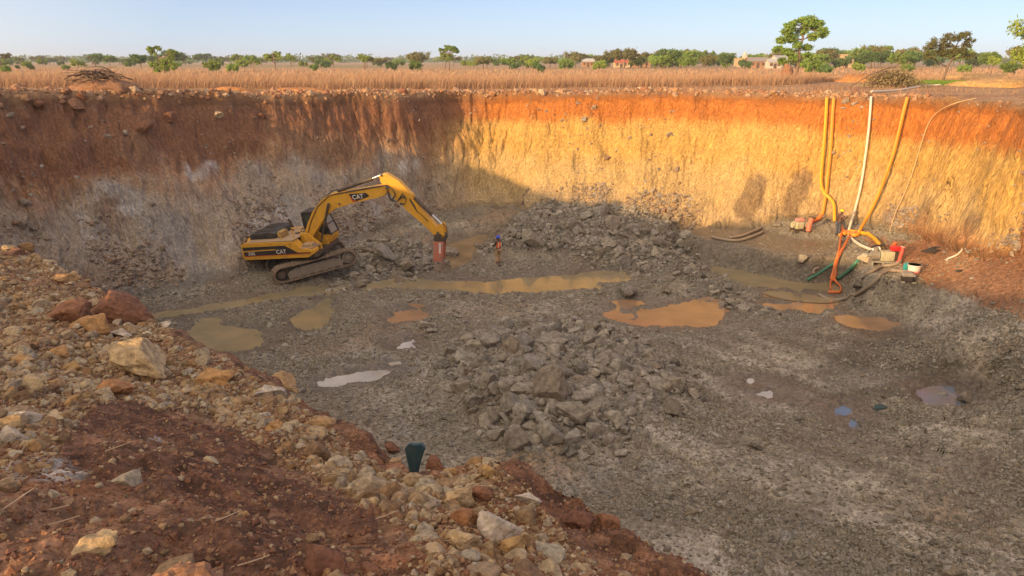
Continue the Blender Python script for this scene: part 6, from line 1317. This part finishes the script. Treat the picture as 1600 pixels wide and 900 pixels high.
# ================= village
wallm = {k: paint('wall_' + k, c, .9, dirt=.25, dirtc=(.35, .22, .13), sc=.6, spec=.1) for k, c in dict(white=(.58, .54, .47), cream=(.52, .41, .26), mud=(.38, .22, .13), grey=(.42, .38, .34)).items()}
roofm = {k: paint('roof_' + k, c, .6, dirt=.25, sc=.8) for k, c in dict(red=(.55, .11, .06), tin=(.50, .50, .50), thatch=(.25, .18, .12), grey=(.30, .26, .24)).items()}
doorm = paint('door_dark', (.08, .05, .04), .7)
def house(px, base, Y_, w_, d, h, rh, wm, rm, label, name='house', cat='house', rz=0, tower=None):
    x, y, z = atY(px, base, Y_); z = float(base_height(np.array([x]), np.array([y]))[0][0]); r_ = root(name, (x, y, z), label, cat, rz)
    b = MB(); b.box(-w_ / 2, w_ / 2, -d / 2, d / 2, -.2, h); b.build('wall', wallm[wm], r_)
    if rh > 0:
        b = MB(); b.prism([(-d / 2 - .4, h - .05), (0, h + rh), (d / 2 + .4, h - .05), (d / 2 + .4, h + .06), (0, h + rh + .12), (-d / 2 - .4, h + .06)], -w_ / 2 - .4, w_ / 2 + .4, axis='x'); b.build('roof', roofm[rm], r_)
        b = MB(); b.prism([(-d / 2, h), (0, h + rh - .05), (d / 2, h)], -w_ / 2, -w_ / 2 + .2, axis='x'); b.prism([(-d / 2, h), (0, h + rh - .05), (d / 2, h)], w_ / 2 - .2, w_ / 2, axis='x'); b.build('gable', wallm[wm], r_)
    else:
        b = MB(); b.box(-w_ / 2 - .15, w_ / 2 + .15, -d / 2 - .15, d / 2 + .15, h, h + .25); b.build('parapet', wallm[wm], r_)
    b = MB(); b.box(-.5, .5, -d / 2 - .06, -d / 2 + .02, -.1, min(2.1, h * .8)); b.build('door', doorm, r_)
    for xx in (-w_ * .3, w_ * .3): b = MB(); b.box(xx - .45, xx + .45, -d / 2 - .06, -d / 2 + .02, h * .4, h * .4 + .9); b.build('window', doorm, r_)
    if tower: b = MB(); b.box(w_ * .1, w_ * .1 + tower[0], -1, -1 + tower[0], h, h + tower[1]).cyl((w_ * .1 + tower[0] / 2, -1 + tower[0] / 2, h + tower[1]), (w_ * .1 + tower[0] / 2, -1 + tower[0] / 2, h + tower[1] + 1.6), tower[0] * .6, .1, 12); b.build('tower', wallm['white'], r_)
    return r_
house(969, 110, 300, 5.2, 5, 1.9, 1.1, 'cream', 'red', 'low house with a bright red roof in the village')
house(987, 104, 330, 5, 5, 2.6, 3.4, 'white', 'tin', 'small white gabled house behind the red roofed one')
house(1000, 107, 300, 7, 5, 2.2, 1.2, 'mud', 'grey', 'brown mud house right of the red roofed house')
house(1012, 107, 310, 5, 4, 2.1, 1.0, 'grey', 'grey', 'grey brown hut at the right end of the village front')
house(918, 105, 330, 5, 4, 2.2, 1.2, 'mud', 'tin', 'distant tin roofed hut left of the red roofed house')
house(1157, 107, 300, 4.4, 4, 3.2, 0, 'cream', 'tin', 'cream building with a small white tower in front of the grove', tower=(1.6, 1.2))
house(1180, 109, 270, 6, 5, 2.2, 1.3, 'mud', 'grey', 'hut with a grey roof right of the tower building')
house(1194, 108, 280, 5, 4, 2.2, 1.2, 'mud', 'thatch', 'brown thatched hut between the grey roofed huts')
house(1216, 108, 270, 5.5, 5, 2.3, 1.8, 'white', 'tin', 'white gabled house half hidden by the tall ragged tree', rz=.5)
house(1207, 110, 250, 4, 4, 2.0, .9, 'white', 'tin', 'low white shed beside the white gabled house')
house(1318, 106, 260, 4.5, 4, 4.2, 0, 'cream', 'tin', 'tall cream building before the long grove')

# ================= air: dry-season haze over the whole scene
hb = MB(); hb.box(-4300, 4300, -4300, 4300, -14, 16)
hm = bpy.data.materials.new('haze_air'); hm.use_nodes = True; ht = hm.node_tree; ht.nodes.clear()
pv = ht.nodes.new('ShaderNodeVolumePrincipled'); pv.inputs['Color'].default_value = (.86, .90, .97, 1); pv.inputs['Density'].default_value = .00026; pv.inputs['Anisotropy'].default_value = 0
ho = ht.nodes.new('ShaderNodeOutputMaterial'); ht.links.new(pv.outputs[0], ho.inputs['Volume'])
hb.build('haze', hm, None, kind='stuff', label='thin dry season haze')
